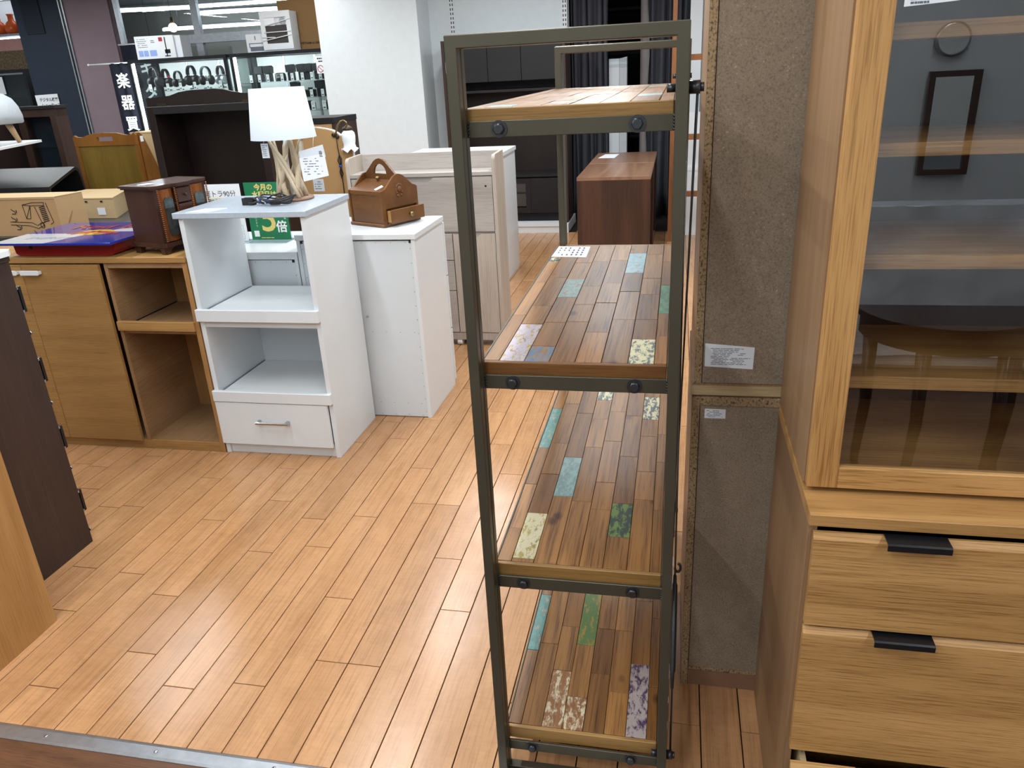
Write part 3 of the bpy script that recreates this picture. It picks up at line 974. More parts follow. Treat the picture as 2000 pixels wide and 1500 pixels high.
for (fx, fy) in ((.0, -.006), (W_ - .05, -.006), (.0, D_ - .03), (W_ - .05, D_ - .03)):
    MB().prism([(fx, 0.0), (fx + .02, 0), (fx + .026, .018), (fx + .048, .0295), (fx, .0295)] if fx < .1 else [(fx + .05, 0.0), (fx + .03, 0), (fx + .024, .018), (fx + .002, .0295), (fx + .05, .0295)], 'Y', fy, fy + .035).build('foot', 'jewel_wood', jb, False)
MB().prism([(.0, 0.0), (.018, 0), (.024, .018), (.044, .0295), (.0, .0295)], 'X', -.004, .006).build('foot', 'jewel_wood', jb, False)
for (xa, xb) in ((.022, .098), (.192, .268)):
    nseg = 6
    xm = (xa + xb) / 2
    prof = [(xa, .006)] + [(xa + (xb - xa) * i / nseg, .004 - .012 * math.sin(math.pi * i / nseg)) for i in range(nseg + 1)] + [(xb, .006)]
    dr = MB().prism(prof, 'Z', .052, .270).build('door', 'jewel_door', jb, False)
    gp = [(xm - .024, .085), (xm - .016, .074), (xm + .016, .074), (xm + .024, .085), (xm + .024, .225), (xm + .012, .238), (xm, .232), (xm - .012, .238), (xm - .024, .225)]
    MB().prism(gp, 'Y', -.0105, -.0085).build('glass_pane', 'dark_mirror', dr, False)
for i, (za, zb) in enumerate(((.205, .268), (.135, .200), (.055, .130))):
    d = BX(.108, .182, -.016, .004, za, zb, .003).build('drawer', 'jewel_wood', jb, False)
    MB().lathe([(.004, -.016), (.003, -.022), (.007, -.027), (.005, -.032)], (.145, 0, (za + zb) / 2), 8, 'Y').build('knob', 'dark_bronze', d, False)
for x in (.012, .102, .188, .278):
    mb = MB()
    for k in range(26):
        mb.ball((x, -.011, .056 + k * .0085), .0056, 6, (1, 1, .75))
    mb.build('rope_moulding', 'jewel_door', jb, False)
BX(.03, .09, .09, .13, .2892, .2896).build('sticker', 'paper', jb, False)

# ================================================================== BEHIND THE SIDEBOARD
dc = thing('dark_console', 'low dark grey console standing right behind the oak sideboard', 'console', (-3.4, 3.9, 0))
BX(-4.35, -2.70, 3.37, 4.285, .905, .930, .002).build('top_board', 'dark_console', dc)
BX(-4.30, -2.74, 3.42, 4.27, .02, .9045).build('body', 'dark_console', dc)
for x in (-4.28, -2.82):
    for y in (3.44, 4.2):
        BX(x, x + .05, y, y + .05, 0, .0195).build('foot', 'black_plastic', dc)

cb = thing('cardboard_box', 'long brown carton printed with a line drawing beside the blue lid', 'carton', (-3.5, 3.47, .93))
cbm = MB().prism([(-3.95, 3.395), (-3.062, 3.395), (-3.035, 3.56), (-3.93, 3.56)], 'Z', .931, 1.125).build('carton', 'cardboard', cb)
BX(-3.9, -3.06, 3.392, 3.3945, 1.118, 1.1255).build('flap_edge', 'cardboard_light', cb)
MB().prism([(-3.955, 3.39), (-3.06, 3.39), (-3.033, 3.562), (-3.935, 3.562)], 'Z', 1.1256, 1.128).build('top_flap', 'cardboard_light', cb)
ld = MB()
def line(pts, mb=ld, w=.0014, y=3.3935):
    for (a, b) in zip(pts, pts[1:]):
        a, b = Vector(a), Vector(b)
        d = (b - a).normalized()
        n_ = Vector((-d.y, d.x)) * w
        mb.prism([tuple(a + n_), tuple(b + n_), tuple(b - n_), tuple(a - n_)], 'Y', y - .0005, y)
line([(-3.26, 1.09), (-3.20, 1.10), (-3.13, 1.10), (-3.135, 1.085), (-3.22, 1.085), (-3.26, 1.09), (-3.255, 1.02), (-3.23, 1.02), (-3.215, 1.085), (-3.255, 1.02)])
line([(-3.12, 1.10), (-3.10, 1.0), (-3.12, .99)])
line([(-3.19, 1.08), (-3.17, 1.0), (-3.15, 1.0)])
line([(-3.36, 1.005), (-3.23, 1.0), (-3.20, .985), (-3.17, 1.0), (-3.16, .985)])
line([(-3.36, .99), (-3.25, .985), (-3.20, .97), (-3.16, .985)])
line([(-3.23, .96), (-3.21, .94)])
line([(-3.17 + .012 * math.cos(i), .985 + .014 * math.sin(i)) for i in range(8)])
for k in range(9):
    line([(-3.165 + .001 * k, 1.075 - k * .009), (-3.13 + .001 * k, 1.082 - k * .009)], ld, .0022)
ld.build('line_drawing', 'ink', cb)
mk = MB()
for (mx, mz) in ((-3.335, 1.045), (-3.345, 1.005), (-3.33, .965)):
    line([(mx, mz), (mx + .022, mz), (mx + .022, mz + .012), (mx + .006, mz + .018), (mx, mz + .026)], mk, .0018)
    line([(mx + .03, mz + .004), (mx + .03, mz + .02)], mk, .0018)
mk.build('carton_marking', 'ink', cb)
MB().prism([(3.41, .95), (3.412, .952), (3.48, 1.045), (3.478, 1.045)], 'X', -3.052, -3.045).build('seam', 'cardboard_dark', cb)

fb = thing('flat_carton', 'shallow taped brown carton with stapled side behind the blue lid', 'carton', (-3.4, 4.1, .93))
MB().prism([(-3.60, 3.90), (-3.125, 3.89), (-3.30, 4.27), (-3.60, 4.27)], 'Z', .931, 1.040).build('carton', 'cardboard_light', fb)
MB().prism([(-3.602, 3.897), (-3.123, 3.887), (-3.298, 4.272), (-3.602, 4.272)], 'Z', 1.0402, 1.046).build('lid', 'cardboard_light', fb)
for x in (-3.39, -3.31, -3.21):
    BX(x, x + .014, 3.8875, 3.8905, 1.022, 1.030).build('staple', 'ink', fb)
BX(-3.24, -3.19, 3.8885, 3.8905, .95, .99).build('tape', 'paper_grey', fb)

bk = MB()
pts = [(0, 0), (.018, .165), (.03, .195), (.055, .205), (.30, .135), (.32, 0), (.308, 0), (.29, .125), (.06, .19), (.042, .183), (.03, .16), (.012, 0)]
bk.prism([(4.30 - p[0], .9305 + p[1] * 1.25) for p in pts], 'X', -4.25, -3.62)
tag(bk.build('black_cover', 'black_plastic'), 'bent black plastic cover standing behind the long carton', 'cover')

# folded butler tray table with handle cut-out
tr = thing('tray_table', 'brown wooden tray table with scalloped handle edge standing behind the cartons', 'table', (-3.65, 4.7, 0))
TX0, TX1, TY = -3.90, -3.43, 4.62
prof = [(TX0, .55), (TX1, .55), (TX1, 1.335), (TX1 - .012, 1.352), (TX1 - .03, 1.338), (TX1 - .07, 1.336), (TX1 - .10, 1.343), (TX1 - .14, 1.352), ((TX0 + TX1) / 2, 1.356), (TX0 + .14, 1.352), (TX0 + .10, 1.341), (TX0 + .07, 1.332), (TX0 + .03, 1.334), (TX0 + .012, 1.345), (TX0, 1.335)]
hz0, hz1, hx0, hx1 = 1.305, 1.33, -3.72, -3.605
MB().prism([p for p in prof if p[1] > 1.0][:] and [(TX0, hz1)] + [(hx0, hz1), (hx1, hz1), (TX1, hz1)] + prof[2:], 'Y', TY, TY + .02).box(TX0, hx0, TY, TY + .02, hz0, hz1).box(hx1, TX1, TY, TY + .02, hz0, hz1).box(TX0, TX1, TY, TY + .02, 1.275, hz0).build('handle_rail', 'tray_wood', tr)
BX(TX0 + .025, TX1 - .025, TY + .006, TY + .014, .57, 1.2745).build('panel', 'tray_panel', tr)
for x in (TX0, TX1 - .025):
    BX(x, x + .025, TY, TY + .022, 0, 1.2745, .002).build('leg', 'tray_wood', tr)
MB().prism([(TY + .023, .6), (TY + .17, .6), (TY + .17, 1.08), (TY + .14, 1.15), (TY + .12, 1.20), (TY + .09, 1.27), (TY + .06, 1.33), (TY + .03, 1.35), (TY + .023, 1.345)], 'X', TX1 - .012, TX1 + .006).build('side_flap', 'tray_wood', tr)
for x in (TX0, TX1 - .03):
    BX(x, x + .025, TY + .14, TY + .165, 0, .599).build('leg', 'tray_wood', tr)
BX(TX1 + .0062, TX1 + .0072, TY + .03, TY + .06, 1.29, 1.325).build('price_tag', 'paper', tr)
bc = thing('beige_carton', 'plain beige carton standing between tray table and dark open cabinet', 'carton', (-3.4, 4.95, 0))
BX(-3.64, -3.2, 4.85, 5.15, 0, 1.33, .002).build('carton', 'cardboard_light', bc)
BX(-3.642, -3.198, 4.848, 5.152, 1.3305, 1.338).build('flap', 'cardboard_light', bc)

# dark open cabinet turned to the camera
dk = thing('open_cabinet', 'espresso brown open cabinet with scalloped crest and empty dark recess', 'cabinet', (-2.7, 4.4, 0))
DX0, DX1, DY0, DY1 = -3.085, -2.335, 4.30, 4.60
BX(DX0, DX0 + .05, DY0, DY1, 0, 1.505, .002).build('side_panel', 'espresso', dk)
BX(DX1 - .05, DX1, DY0, DY1, 0, 1.505, .002).build('side_panel', 'espresso', dk)
BX(DX0 + .0501, DX1 - .0501, DY0, DY1, 1.462, 1.505, .002).build('top_board', 'dark_wood_h', dk)
BX(DX0 + .0501, DX1 - .0501, DY1 - .02, DY1, .1, 1.4615).build('back_panel', 'espresso', dk)
BX(DX0 + .0501, DX1 - .0501, DY0, DY1 - .021, .05, .0995).build('bottom_board', 'espresso', dk)
cr = [(DX0, 1.506), (DX1, 1.506), (DX1, 1.556), (DX1 - .12, 1.557), (DX1 - .18, 1.566), (DX1 - .24, 1.582), (DX1 - .30, 1.588), (DX0 + .28, 1.585), (DX0 + .22, 1.578), (DX0 + .16, 1.562), (DX0 + .10, 1.558), (DX0, 1.553)]
c_ = MB().prism(cr, 'Y', DY0 + .02, DY0 + .045).build('crest', 'espresso', dk)
for x in (DX0 + .07, DX1 - .13):
    BX(x, x + .06, DY0 + .016, DY0 + .0195, 1.508, 1.522).build('hinge', 'dark_bronze', c_)

# ================================================================== WHITE MICROWAVE STAND
ms = thing('microwave_stand', 'white kitchen stand with open shelves and chrome-handled bottom drawer', 'kitchen stand', (-1.75, 3.11, 0))
EX0, EX1, EY0, EY1 = -2.038, -1.464, 2.895, 3.334
for (a, b) in ((EX0, EX0 + .022), (EX1 - .022, EX1)):
    BX(a, b, EY0, EY1, 0, 1.0945, .0012).build('side_panel', 'white_lam', ms)
BX(EX0 - .018, EX1 + .008, EY0 - .012, EY1 + .004, 1.095, 1.119, .002).build('top_board', 'white_top', ms)
for (zt, zf0, zf1) in ((.690, .650, .704), (.306, .270, .321)):
    s_ = BX(EX0 + .0225, EX1 - .0225, EY0, EY1 - .012, zt - .018, zt).build('shelf', 'white_lam', ms)
    BX(EX0 - .001, EX1 + .001, EY0 - .022, EY0 - .001, zf0, zf1, .002).build('shelf_front', 'white_lam', s_)
    BX(EX0 + .0226, EX0 + .030, EY0 + .02, EY1 - .02, zt + .0002, zt + .002).build('runner', 'ink_grey', s_)
    BX(EX1 - .030, EX1 - .0226, EY0 + .02, EY1 - .02, zt + .0002, zt + .002).build('runner', 'ink_grey', s_)
BX(EX0 + .0225, EX1 - .0225, EY1 - .011, EY1 - .003, .02, .6895).build('back_panel', 'white_matte', ms)
BX(EX0 + .0225, EX1 - .0225, EY0 + .002, EY0 + .02, .62, .6495).build('apron', 'white_matte', ms)
d = BX(EX0 + .0005, EX1 - .024, EY0 - .018, EY0 - .001, .056, .266, .002).build('drawer', 'white_lam', ms)
MB().box(-1.832, -1.818, EY0 - .042, EY0 - .0185, .172, .186, .001).box(-1.692, -1.678, EY0 - .042, EY0 - .0185, .172, .186, .001).box(-1.836, -1.674, EY0 - .050, EY0 - .0425, .173, .185, .002).build('handle', 'chrome', d)
BX(EX0 + .0225, EX1 - .0225, EY0 + .012, EY0 + .03, 0.0005, .054).build('kick_board', 'white_lam', ms)
MB().prism([(-2.0, 2.90), (-1.90, 2.90), (-1.86, 2.99), (-1.96, 2.99)], 'Z', 1.1192, 1.1196).build('sticker', 'paper', ms)

# driftwood lamp
lp = thing('driftwood_lamp', 'table lamp of bundled driftwood sticks with a white fabric shade', 'lamp', (-1.66, 3.20, 1.1195))
MB().lathe([(.088, .0), (.092, .003), (.090, .010), (.02, .012)], (0, 0, 0), 28).build('base', 'kick_wood', lp, False)
rl = random.Random(8)
for i in range(11):
    a = i * 2 * math.pi / 11 + rl.uniform(-.2, .2)
    a2 = a + rl.uniform(.7, 2.3) * (1 if i % 2 else -1)
    r0, r1 = rl.uniform(.045, .078), rl.uniform(.035, .095)
    pts = []
    for t in (0, .2, .42, .62, .82, 1.0):
        aa = a + (a2 - a) * t
        rr_ = r0 + (r1 - r0) * t - .02 * math.sin(math.pi * t)
        pts.append((rr_ * math.cos(aa) + rl.uniform(-.004, .004), rr_ * math.sin(aa) * .8 + rl.uniform(-.004, .004), .011 + .262 * t * rl.uniform(.93, 1.0)))
    rb = rl.uniform(.0075, .0125)
    mb = MB().tube(pts, [rb * 1.1, rb, rb * .95, rb, rb * .9, rb * .6], 7)
    if i % 3 == 0:
        k = Vector(pts[3])
        mb.tube([k, k + Vector((.012 * math.cos(a), .012 * math.sin(a), .012)), k + Vector((.022 * math.cos(a), .022 * math.sin(a), .03))], [.006, .005, .002], 6)
    mb.build('stick', 'drift_wood', lp, False)
MB().tube([(0, 0, .012), (0, 0, .30)], .006, 8).build('stem', 'white_lam', lp, False)
MB().lathe([(.1385, .259), (.1375, .261), (.114, .462), (.1125, .462), (.1355, .261), (.1365, .259)], (0, 0, 0), 40, cap=False).build('shade', 'shade_cloth', lp, False)
mb = MB().tube([(0, 0, .30), (0, 0, .42)], .004, 6)
for k in range(3):
    a = k * 2.094
    mb.tube([(0, 0, .42), (.112 * math.cos(a), .112 * math.sin(a), .45)], .0018, 5)
mb.build('shade_fitting', 'chrome', lp, False)
ct = card('price_tag', 'small white price tag hanging beneath the lamp shade beside the sticks', -1.752, -1.718, 3.16, 1.302, 1.362, 31, 'price tag', rows=6)
MB().tube([(-1.738, 3.16, 1.362), (-1.735, 3.17, 1.386)], .0006, 4).build('string', 'paper', ct)
pcard = thing('price_card', 'large white two-part price card hanging from the lamp shade rim', 'price card', (-1.517, 3.155, 1.2))
MB().prism([(-1.578, 1.325), (-1.465, 1.350), (-1.458, 1.30), (-1.577, 1.285)], 'Y', 3.1545, 3.155).build('paper', 'paper_grey', pcard)
p_ = MB().prism([(-1.580, 1.298), (-1.462, 1.315), (-1.455, 1.222), (-1.574, 1.200)], 'Y', 3.153, 3.1535).build('paper', 'paper', pcard)
dashes(MB(), -1.565, -1.47, 3.1529, 1.225, 1.30, 7, 12, .35, .22).build('print', 'ink', p_)
dashes(MB(), -1.486, -1.470, 3.1529, 1.300, 1.325, 5, 13, .9, .5).build('print', 'ink', pcard)
MB().tube([(-1.51, 3.154, 1.335), (-1.508, 3.157, 1.36), (-1.506, 3.165, 1.385)], .0006, 4).build('string', 'paper', pcard)

# black cord
cd = thing('power_cord', 'coiled black lamp cord tied with blue twists on the white stand', 'cord', (-1.70, 3.050, 1.1195))
mb = MB()
for k in range(4):
    ph = k * .7
    pts = [(-1.66 + (.062 + .006 * k) * math.cos(t), 3.065 + (.018 + .012 * k) * math.sin(t), 1.125 + .006 * k + .008 * math.sin(t * 2 + ph) + .004) for t in [i * 2 * math.pi / 18 for i in range(19)]]
    mb.tube(pts, .0035, 6)
mb.tube([(-1.72, 3.050, 1.124), (-1.75, 3.050, 1.13), (-1.765, 3.060, 1.145), (-1.755, 3.070, 1.15), (-1.745, 3.060, 1.132), (-1.77, 3.045, 1.126), (-1.79, 3.045, 1.1255)], .0045, 6)
mb.tube([(-1.73, 3.080, 1.13), (-1.70, 3.090, 1.15), (-1.66, 3.090, 1.158), (-1.62, 3.080, 1.145), (-1.60, 3.070, 1.13)], .0035, 6)
cable = mb.build('cable', 'black_plastic', cd)
BX(-1.815, -1.785, 3.082, 3.056, 1.1197, 1.134, .003).build('plug', 'black_plastic', cd)
BX(-1.685, -1.635, 3.025, 3.048, 1.1197, 1.139, .005).build('switch', 'black_plastic', cd)
for (x, y) in ((-1.742, 3.058), (-1.708, 3.058)):
    MB().tube([(x, y - .012, 1.122), (x, y, 1.146), (x, y + .012, 1.124)], .0025, 5).build('twist_tie', 'blue_tie', cd)

cd.location.z += .0035
# ================================================================== WHITE CABINETS BEHIND THE STAND
w2 = thing('white_cabinet', 'white cabinet seen from its plain nailed back under the sewing box', 'cabinet', (-1.47, 3.58, 0))
FX0_, FX1_, FY0, FY1 = -1.762, -1.172, 3.356, 3.81
BX(FX0_ - .003, FX1_ + .006, FY0 - .006, FY1 + .006, .9035, .929, .0015).build('top_board', 'white_lam', w2)
for (a, b) in ((FX0_, FX0_ + .018), (FX1_ - .018, FX1_)):
    BX(a, b, FY0, FY1, 0, .903, .001).build('side_panel', 'white_lam', w2)
BX(FX0_ + .0185, FX1_ - .0185, FY0 + .006, FY0 + .012, .004, .896).build('back_panel', 'white_matte', w2)
for i, (za, zb) in enumerate(((.62, .895), (.33, .61), (.03, .32))):
    d = BX(FX0_ + .002, FX1_ + .004, FY1 + .001, FY1 + .018, za, zb, .001).build('drawer', 'white_lam', w2)
BX(FX0_ + .019, FX1_ - .019, FY0 + .02, FY1, .01, .03).build('bottom_board', 'white_matte', w2)
nl = MB()
for k in range(13):
    z = .03 + k * .069
    for x in (FX0_ + .026, FX1_ - .026):
        nl.box(x - .0012, x + .0012, FY0 + .005, FY0 + .006, z, z + .004)
for k in range(8):
    x = FX0_ + .04 + k * .072
    for z in (.012, .075, .45, .888):
        nl.box(x - .002, x + .002, FY0 + .005, FY0 + .006, z, z + .002)
n_ = nl.build('nails', 'ink_grey', w2)
n_['kind'] = 'stuff'
BX(FX1_ - .03, FX1_ - .019, FY0 + .004, FY0 + .006, .886, .899).build('bracket', 'hole_dark', w2)
BX(FX0_ + .019, FX0_ + .03, FY0 + .004, FY0 + .006, .886, .899).build('bracket', 'hole_dark', w2)
BX(-1.4545, -1.444, FY0 + .002, FY0 + .006, .525, .533).build('latch', 'chrome', w2)

w3 = thing('low_white_cabinet', 'low white cabinet behind the kitchen stand carrying the poster stands', 'cabinet', (-2.1, 3.6, 0))
BX(-2.46, -1.7665, 3.354, 3.87, .812, .848, .0015).build('top_board', 'white_lam', w3)
BX(-2.45, -2.432, 3.36, 3.86, 0, .8115, .001).build('side_panel', 'white_lam', w3)
BX(-1.787, -1.769, 3.36, 3.86, 0, .8115, .001).build('side_panel', 'white_lam', w3)
BX(-2.4315, -1.7875, 3.368, 3.376, .004, .806).build('back_panel', 'white_matte', w3)
BX(-2.4315, -1.7875, 3.40, 3.86, .02, .04).build('bottom_board', 'white_matte', w3)
for (a, b) in ((-2.45, -2.112), (-2.108, -1.769)):
    BX(a, b, 3.861, 3.878, .02, .805, .001).build('door', 'white_lam', w3)
nl = MB()
for k in range(8):
    nl.box(-2.41 + k * .082, -2.406 + k * .082, 3.367, 3.368, .796, .798)
    nl.box(-1.795, -1.7925, 3.367, 3.368, .1 + k * .09, .104 + k * .09)
n_ = nl.build('nails', 'ink_grey', w3)
n_['kind'] = 'stuff'
BX(-1.803, -1.790, 3.365, 3.368, .795, .808).build('bracket', 'hole_dark', w3)

def stand(name, label, x0, x1, y, z0, z1, mat):
    t = thing(name, label, 'poster stand', ((x0 + x1) / 2, y, z0))
    MB().prism([(y - .07, z0 + .0005), (y + .05, z0 + .0005), (y + .05, z0 + .0035), (y + .004, z0 + .0035), (y + .004, z1), (y - .004, z1), (y - .004, z0 + .0035), (y - .07, z0 + .0035)], 'X', x0, x1).build('holder', 'acrylic', t)
    p = BX(x0 + .002, x1 - .002, y - .0055, y - .0045, z0 + .006, z1 - .004).build('poster', mat, t)
    return t, p
gt, gp = stand('poster_stand', 'clear stand holding a green and gold points-campaign poster', -2.139, -1.917, 3.62, .849, 1.148, 'green_print')
def gtx(b, s, m_, x, z, **k):
    text(b, s, m_, gp, (x - gt.location.x, 3.6138 - 3.62, z - .849), **k)
gtx('今月の', .034, 'gold_print', -2.030, 1.118, bold=.0012)
gtx('水曜日は', .034, 'gold_print', -2.030, 1.082, bold=.0012)
gtx('5', .190, 'gold_print', -2.030, .958, bold=.002)
gtx('倍', .062, 'white_print', -1.962, .918, bold=.0015)
for i, ch in enumerate('ポイントたまる'):
    gtx(ch, .014, 'white_print', -1.938, 1.105 - i * .0235)
for i, ch in enumerate('アプリはコチラ'):
    gtx(ch, .011, 'white_print', -2.098, 1.01 - i * .014)
BX(-2.12, -2.092, 3.6138, 3.6143, .872, .902).build('white_patch', 'white_print', gp)
dashes(MB(), -2.09, -1.98, 3.6143, .862, .870, 1, 40, .9, .5).build('print', 'gold_print', gp)
wt2, wp2 = stand('notice_stand', 'clear stand with a white printed truck-loan notice beside the green poster', -2.372, -2.146, 3.60, .849, 1.146, 'paper')
def wtx(b, s, m_, x, z, **k):
    text(b, s, m_, wp2, (x - wt2.location.x, 3.5938 - 3.60, z - .849), **k)
wtx('軽トラ90分', .036, 'ink', -2.262, 1.092, sx=.98)
wtx('無料貸出', .034, 'ink', -2.262, 1.052)
BX(-2.35, -2.18, 3.5942, 3.5945, 1.071, 1.074).build('underline', 'gold_print', wp2)
MB().frame(-2.35, -2.165, .90, .935, 3.5941, 3.5945, .001).frame(-2.35, -2.165, .865, .893, 3.5941, 3.5945, .001).build('print_box', 'ink_grey', wp2)
dashes(MB(), -2.34, -2.175, 3.5944, .905, .93, 2, 41).build('print', 'ink_grey', wp2)
dashes(MB(), -2.34, -2.175, 3.5944, .868, .89, 2, 42).build('print', 'ink_grey', wp2)

# ================================================================== SEWING BOX
sw = thing('sewing_box', 'brown wooden sewing box with arched carry handle and open little drawer', 'sewing box', (-1.365, 3.50, .9295), math.atan2(.89, .45))
L_, B_ = .24, .235
BX(.004, L_ - .004, .013, B_ - .013, .016, .150).build('body', 'sewing_wood', sw, False)
BX(-.006, L_ + .006, -.004, B_ + .004, .0005, .0155, .002).build('base_board', 'sewing_wood', sw, False)
ep = [(0, .085), (0, .168), (.012, .172), (.03, .178), (.055, .20), (.085, .226), (.105, .236), (.12, .239), (.135, .236), (.155, .226), (.185, .20), (.21, .180), (.228, .174), (L_, .166), (L_, .085)]
for ya in (0.0, B_ - .012):
    pl_ = MB().prism(ep, 'Y', ya, ya + .012).build('end_panel', 'sewing_wood', sw, False)
    if ya == 0:
        em = MB()
        for k in range(13):
            a = R(-30 + k * 20)
            em.ball((.12 + .020 * math.cos(a), -.001, .165 + .024 * math.sin(a)), .008, 7, (1, .5, 1))
        em.ball((.12, -.002, .168), .016, 8, (1, .4, 1)).ball((.108, -.001, .138), .008, 6, (1, .5, 1)).ball((.132, -.001, .138), .008, 6, (1, .5, 1))
        em.build('carved_emblem', 'rack_edge_dark', pl_, False)
BX(0.0, L_, B_ - .012, B_, .016, .0848).build('end_foot', 'sewing_wood', sw, False)
MB().box(0.0, .022, 0, .0125, .016, .0848).box(L_ - .012, L_, 0, .0125, .016, .0848).build('end_foot', 'sewing_wood', sw, False)
# handle board with half-moon hole (split round the hole)
ay0, ay1 = .013, B_ - .013
hp = [(ay0, .15), (ay0, .232), (.020, .246), (.034, .254), (.046, .262), (.064, .284), (.09, .302), (.1175, .308), (.145, .302), (.171, .284), (.189, .262), (.201, .254), (.215, .246), (ay1, .232), (ay1, .15)]
hole = [(.072 + .091 * (1 - math.cos(t)) / 2, .236 + .046 * math.sin(t)) for t in [i * math.pi / 10 for i in range(11)]]
top_half = hp[1:14]
mbh = MB()
mbh.prism([(ay0, .15), (ay1, .15), (ay1, .2355), (ay0, .2355)], 'X', .114, .126)
n1 = len(hole)
outer = []
for i in range(n1):
    t = i / (n1 - 1)
    s_ = ay0 + (ay1 - ay0) * t
    zz = None
    for (p, q) in zip(top_half, top_half[1:]):
        if p[0] <= s_ <= q[0] + 1e-9:
            zz = p[1] + (q[1] - p[1]) * ((s_ - p[0]) / max(1e-6, q[0] - p[0]))
    outer.append((s_, max(zz if zz else .232, .2356)))
for i in range(n1 - 1):
    quad = [hole[i], hole[i + 1], outer[i + 1], outer[i]]
    mbh.prism(quad, 'X', .114, .126)
mbh.prism([(ay0, .2355), hole[0], outer[0]], 'X', .114, .126)
mbh.build('handle_board', 'sewing_wood', sw, False)
for s in (0, 1):
    pr_ = [(.001, .1505), (.001, .168), (.113, .210), (.113, .1505)]
    if s:
        pr_ = [(L_ - p[0], p[1]) for p in pr_]
    ldm = MB().prism(pr_, 'Y', .0135, B_ - .0135).build('lid', 'sewing_wood', sw, False)
    kx = .095 if s == 0 else L_ - .095
    MB().lathe([(.004, .200), (.0045, .208), (.010, .213), (.011, .219), (.006, .226)], (kx, .1175, 0), 12).build('knob', 'brass', ldm, False)
    if s == 0:
        MB().prism([(.012, .046), (.05, .030), (.062, .052), (.02, .066)], 'Z', 0, .0003).build('sticker', 'paper', ldm, False)
        ldm.children[-1].rotation_euler = (0, -math.atan2(.042, .112), 0)
        ldm.children[-1].location = (0, 0, .1687)
for y in (.05, .17):
    BX(-.0008, .003, y, y + .03, .1495, .1508).build('hinge', 'brass', sw, False)
dr = BX(.020, L_ - .004, -.042, -.030, .018, .082, .001).build('drawer', 'sewing_wood', sw, False)
MB().box(.028, .036, -.0298, -.001, .022, .076).box(L_ - .02, L_ - .013, -.0298, -.001, .022, .076).build('drawer_side', 'oak_v', dr, False)
MB().lathe([(.006, -.042), (.005, -.048), (.011, -.054), (.012, -.060), (.007, -.066)], (.135, 0, .050), 12, 'Y').build('knob', 'brass', dr, False)

# ================================================================== GREIGE CHEST
gc = thing('greige_chest', 'pale greige wood-grain chest with raised gallery top on white casters', 'chest', (-1.47, 4.55, 0))
GX0, GX1, GY0, GY1 = -1.935, -1.022, 4.438, 4.672
def gal(x0, x1):
    n = 6
    arc = [(GY0 + .03 - .03 * math.sin(i * math.pi / 2 / n), 1.13 + .03 * math.cos(i * math.pi / 2 / n)) for i in range(n + 1)]
    return MB().prism([(GY0, .035)] + arc[::-1] + [(GY1, 1.165), (GY1, .035)], 'X', x0, x1)
gal(GX0, GX0 + .02).build('side_panel', 'greige_v', gc)
gal(GX1 - .02, GX1).build('side_panel', 'greige_v', gc)
BX(GX0 + .0205, GX1 - .0205, GY0 + .004, GY1, 1.046, 1.066).build('desk_board', 'greige_h', gc)
BX(GX0 + .0205, GX1 - .0205, GY1 - .016, GY1, 1.0665, 1.163).build('gallery_board', 'greige_h', gc)
BX(GX0 + .0205, GX1 - .0205, GY0 + .02, GY1, .05, 1.0455).build('body', 'greige_h', gc)
BX(GX0 + .0205, GX1 - .0205, GY0 + .006, GY0 + .019, .04, .085).build('kick_board', 'greige_v', gc)
# flap with finger cut-out
fx0, fx1 = GX0 + .024, GX1 - .024
MB().prism([(fx0, .722), (fx1, .722), (fx1, 1.040), (-1.40, 1.040), (-1.425, 1.018), (-1.445, 1.012), (-1.53, 1.012), (-1.55, 1.018), (-1.575, 1.040), (fx0, 1.040)], 'Y', GY0 + .004, GY0 + .019).build('flap_door', 'greige_h', gc)
MB().lathe([(.006, GY0 + .0032), (.006, GY0 + .0042)], (-1.085, 0, .985), 12, 'Y').build('key_hole', 'ink', gc)
MB().prism([(-1.305, .09), (fx1, .09), (fx1, .708), (-1.13, .708), (-1.15, .694), (-1.162, .688), (-1.20, .688), (-1.22, .694), (-1.235, .708), (-1.305, .708)], 'Y', GY0 + .004, GY0 + .019).build('door', 'greige_v', gc)
for (za, zb) in ((.55, .708), (.36, .545), (.09, .355)):
    BX(-1.55, -1.311, GY0 + .004, GY0 + .019, za, zb, .001).build('drawer', 'greige_h', gc)
BX(fx0, -1.556, GY0 + .004, GY0 + .019, .09, .708, .001).build('door', 'greige_v', gc)
for x in (GX0 + .05, -1.315, GX1 - .06):
    for y in (GY0 + .03, GY1 - .05):
        c_ = MB().lathe([(.022, -.016), (.024, -.012), (.024, .012), (.022, .016)], (x, y, .0245), 14, 'X').box(x - .005, x + .005, y - .008, y + .012, .03, .0495)
        c_.build('caster', 'white_lam', gc)
w4 = thing('tall_white_cabinet', 'white cabinet standing behind the greige chest near the dark wall unit', 'cabinet', (-1.65, 6.25, 0))
BX(-2.13, -1.322, 5.95, 6.56, .985, 1.017, .002).build('top_board', 'white_lam', w4)
BX(-1.353, -1.335, 5.96, 6.55, 0, .9845).build('side_panel', 'white_lam', w4)
BX(-2.115, -2.097, 5.96, 6.55, 0, .9845).build('side_panel', 'white_lam', w4)
BX(-2.0965, -1.3535, 5.97, 5.98, .01, .98).build('back_panel', 'white_matte', w4)
BX(-2.11, -1.336, 6.551, 6.57, .02, .98).build('door', 'white_lam', w4)

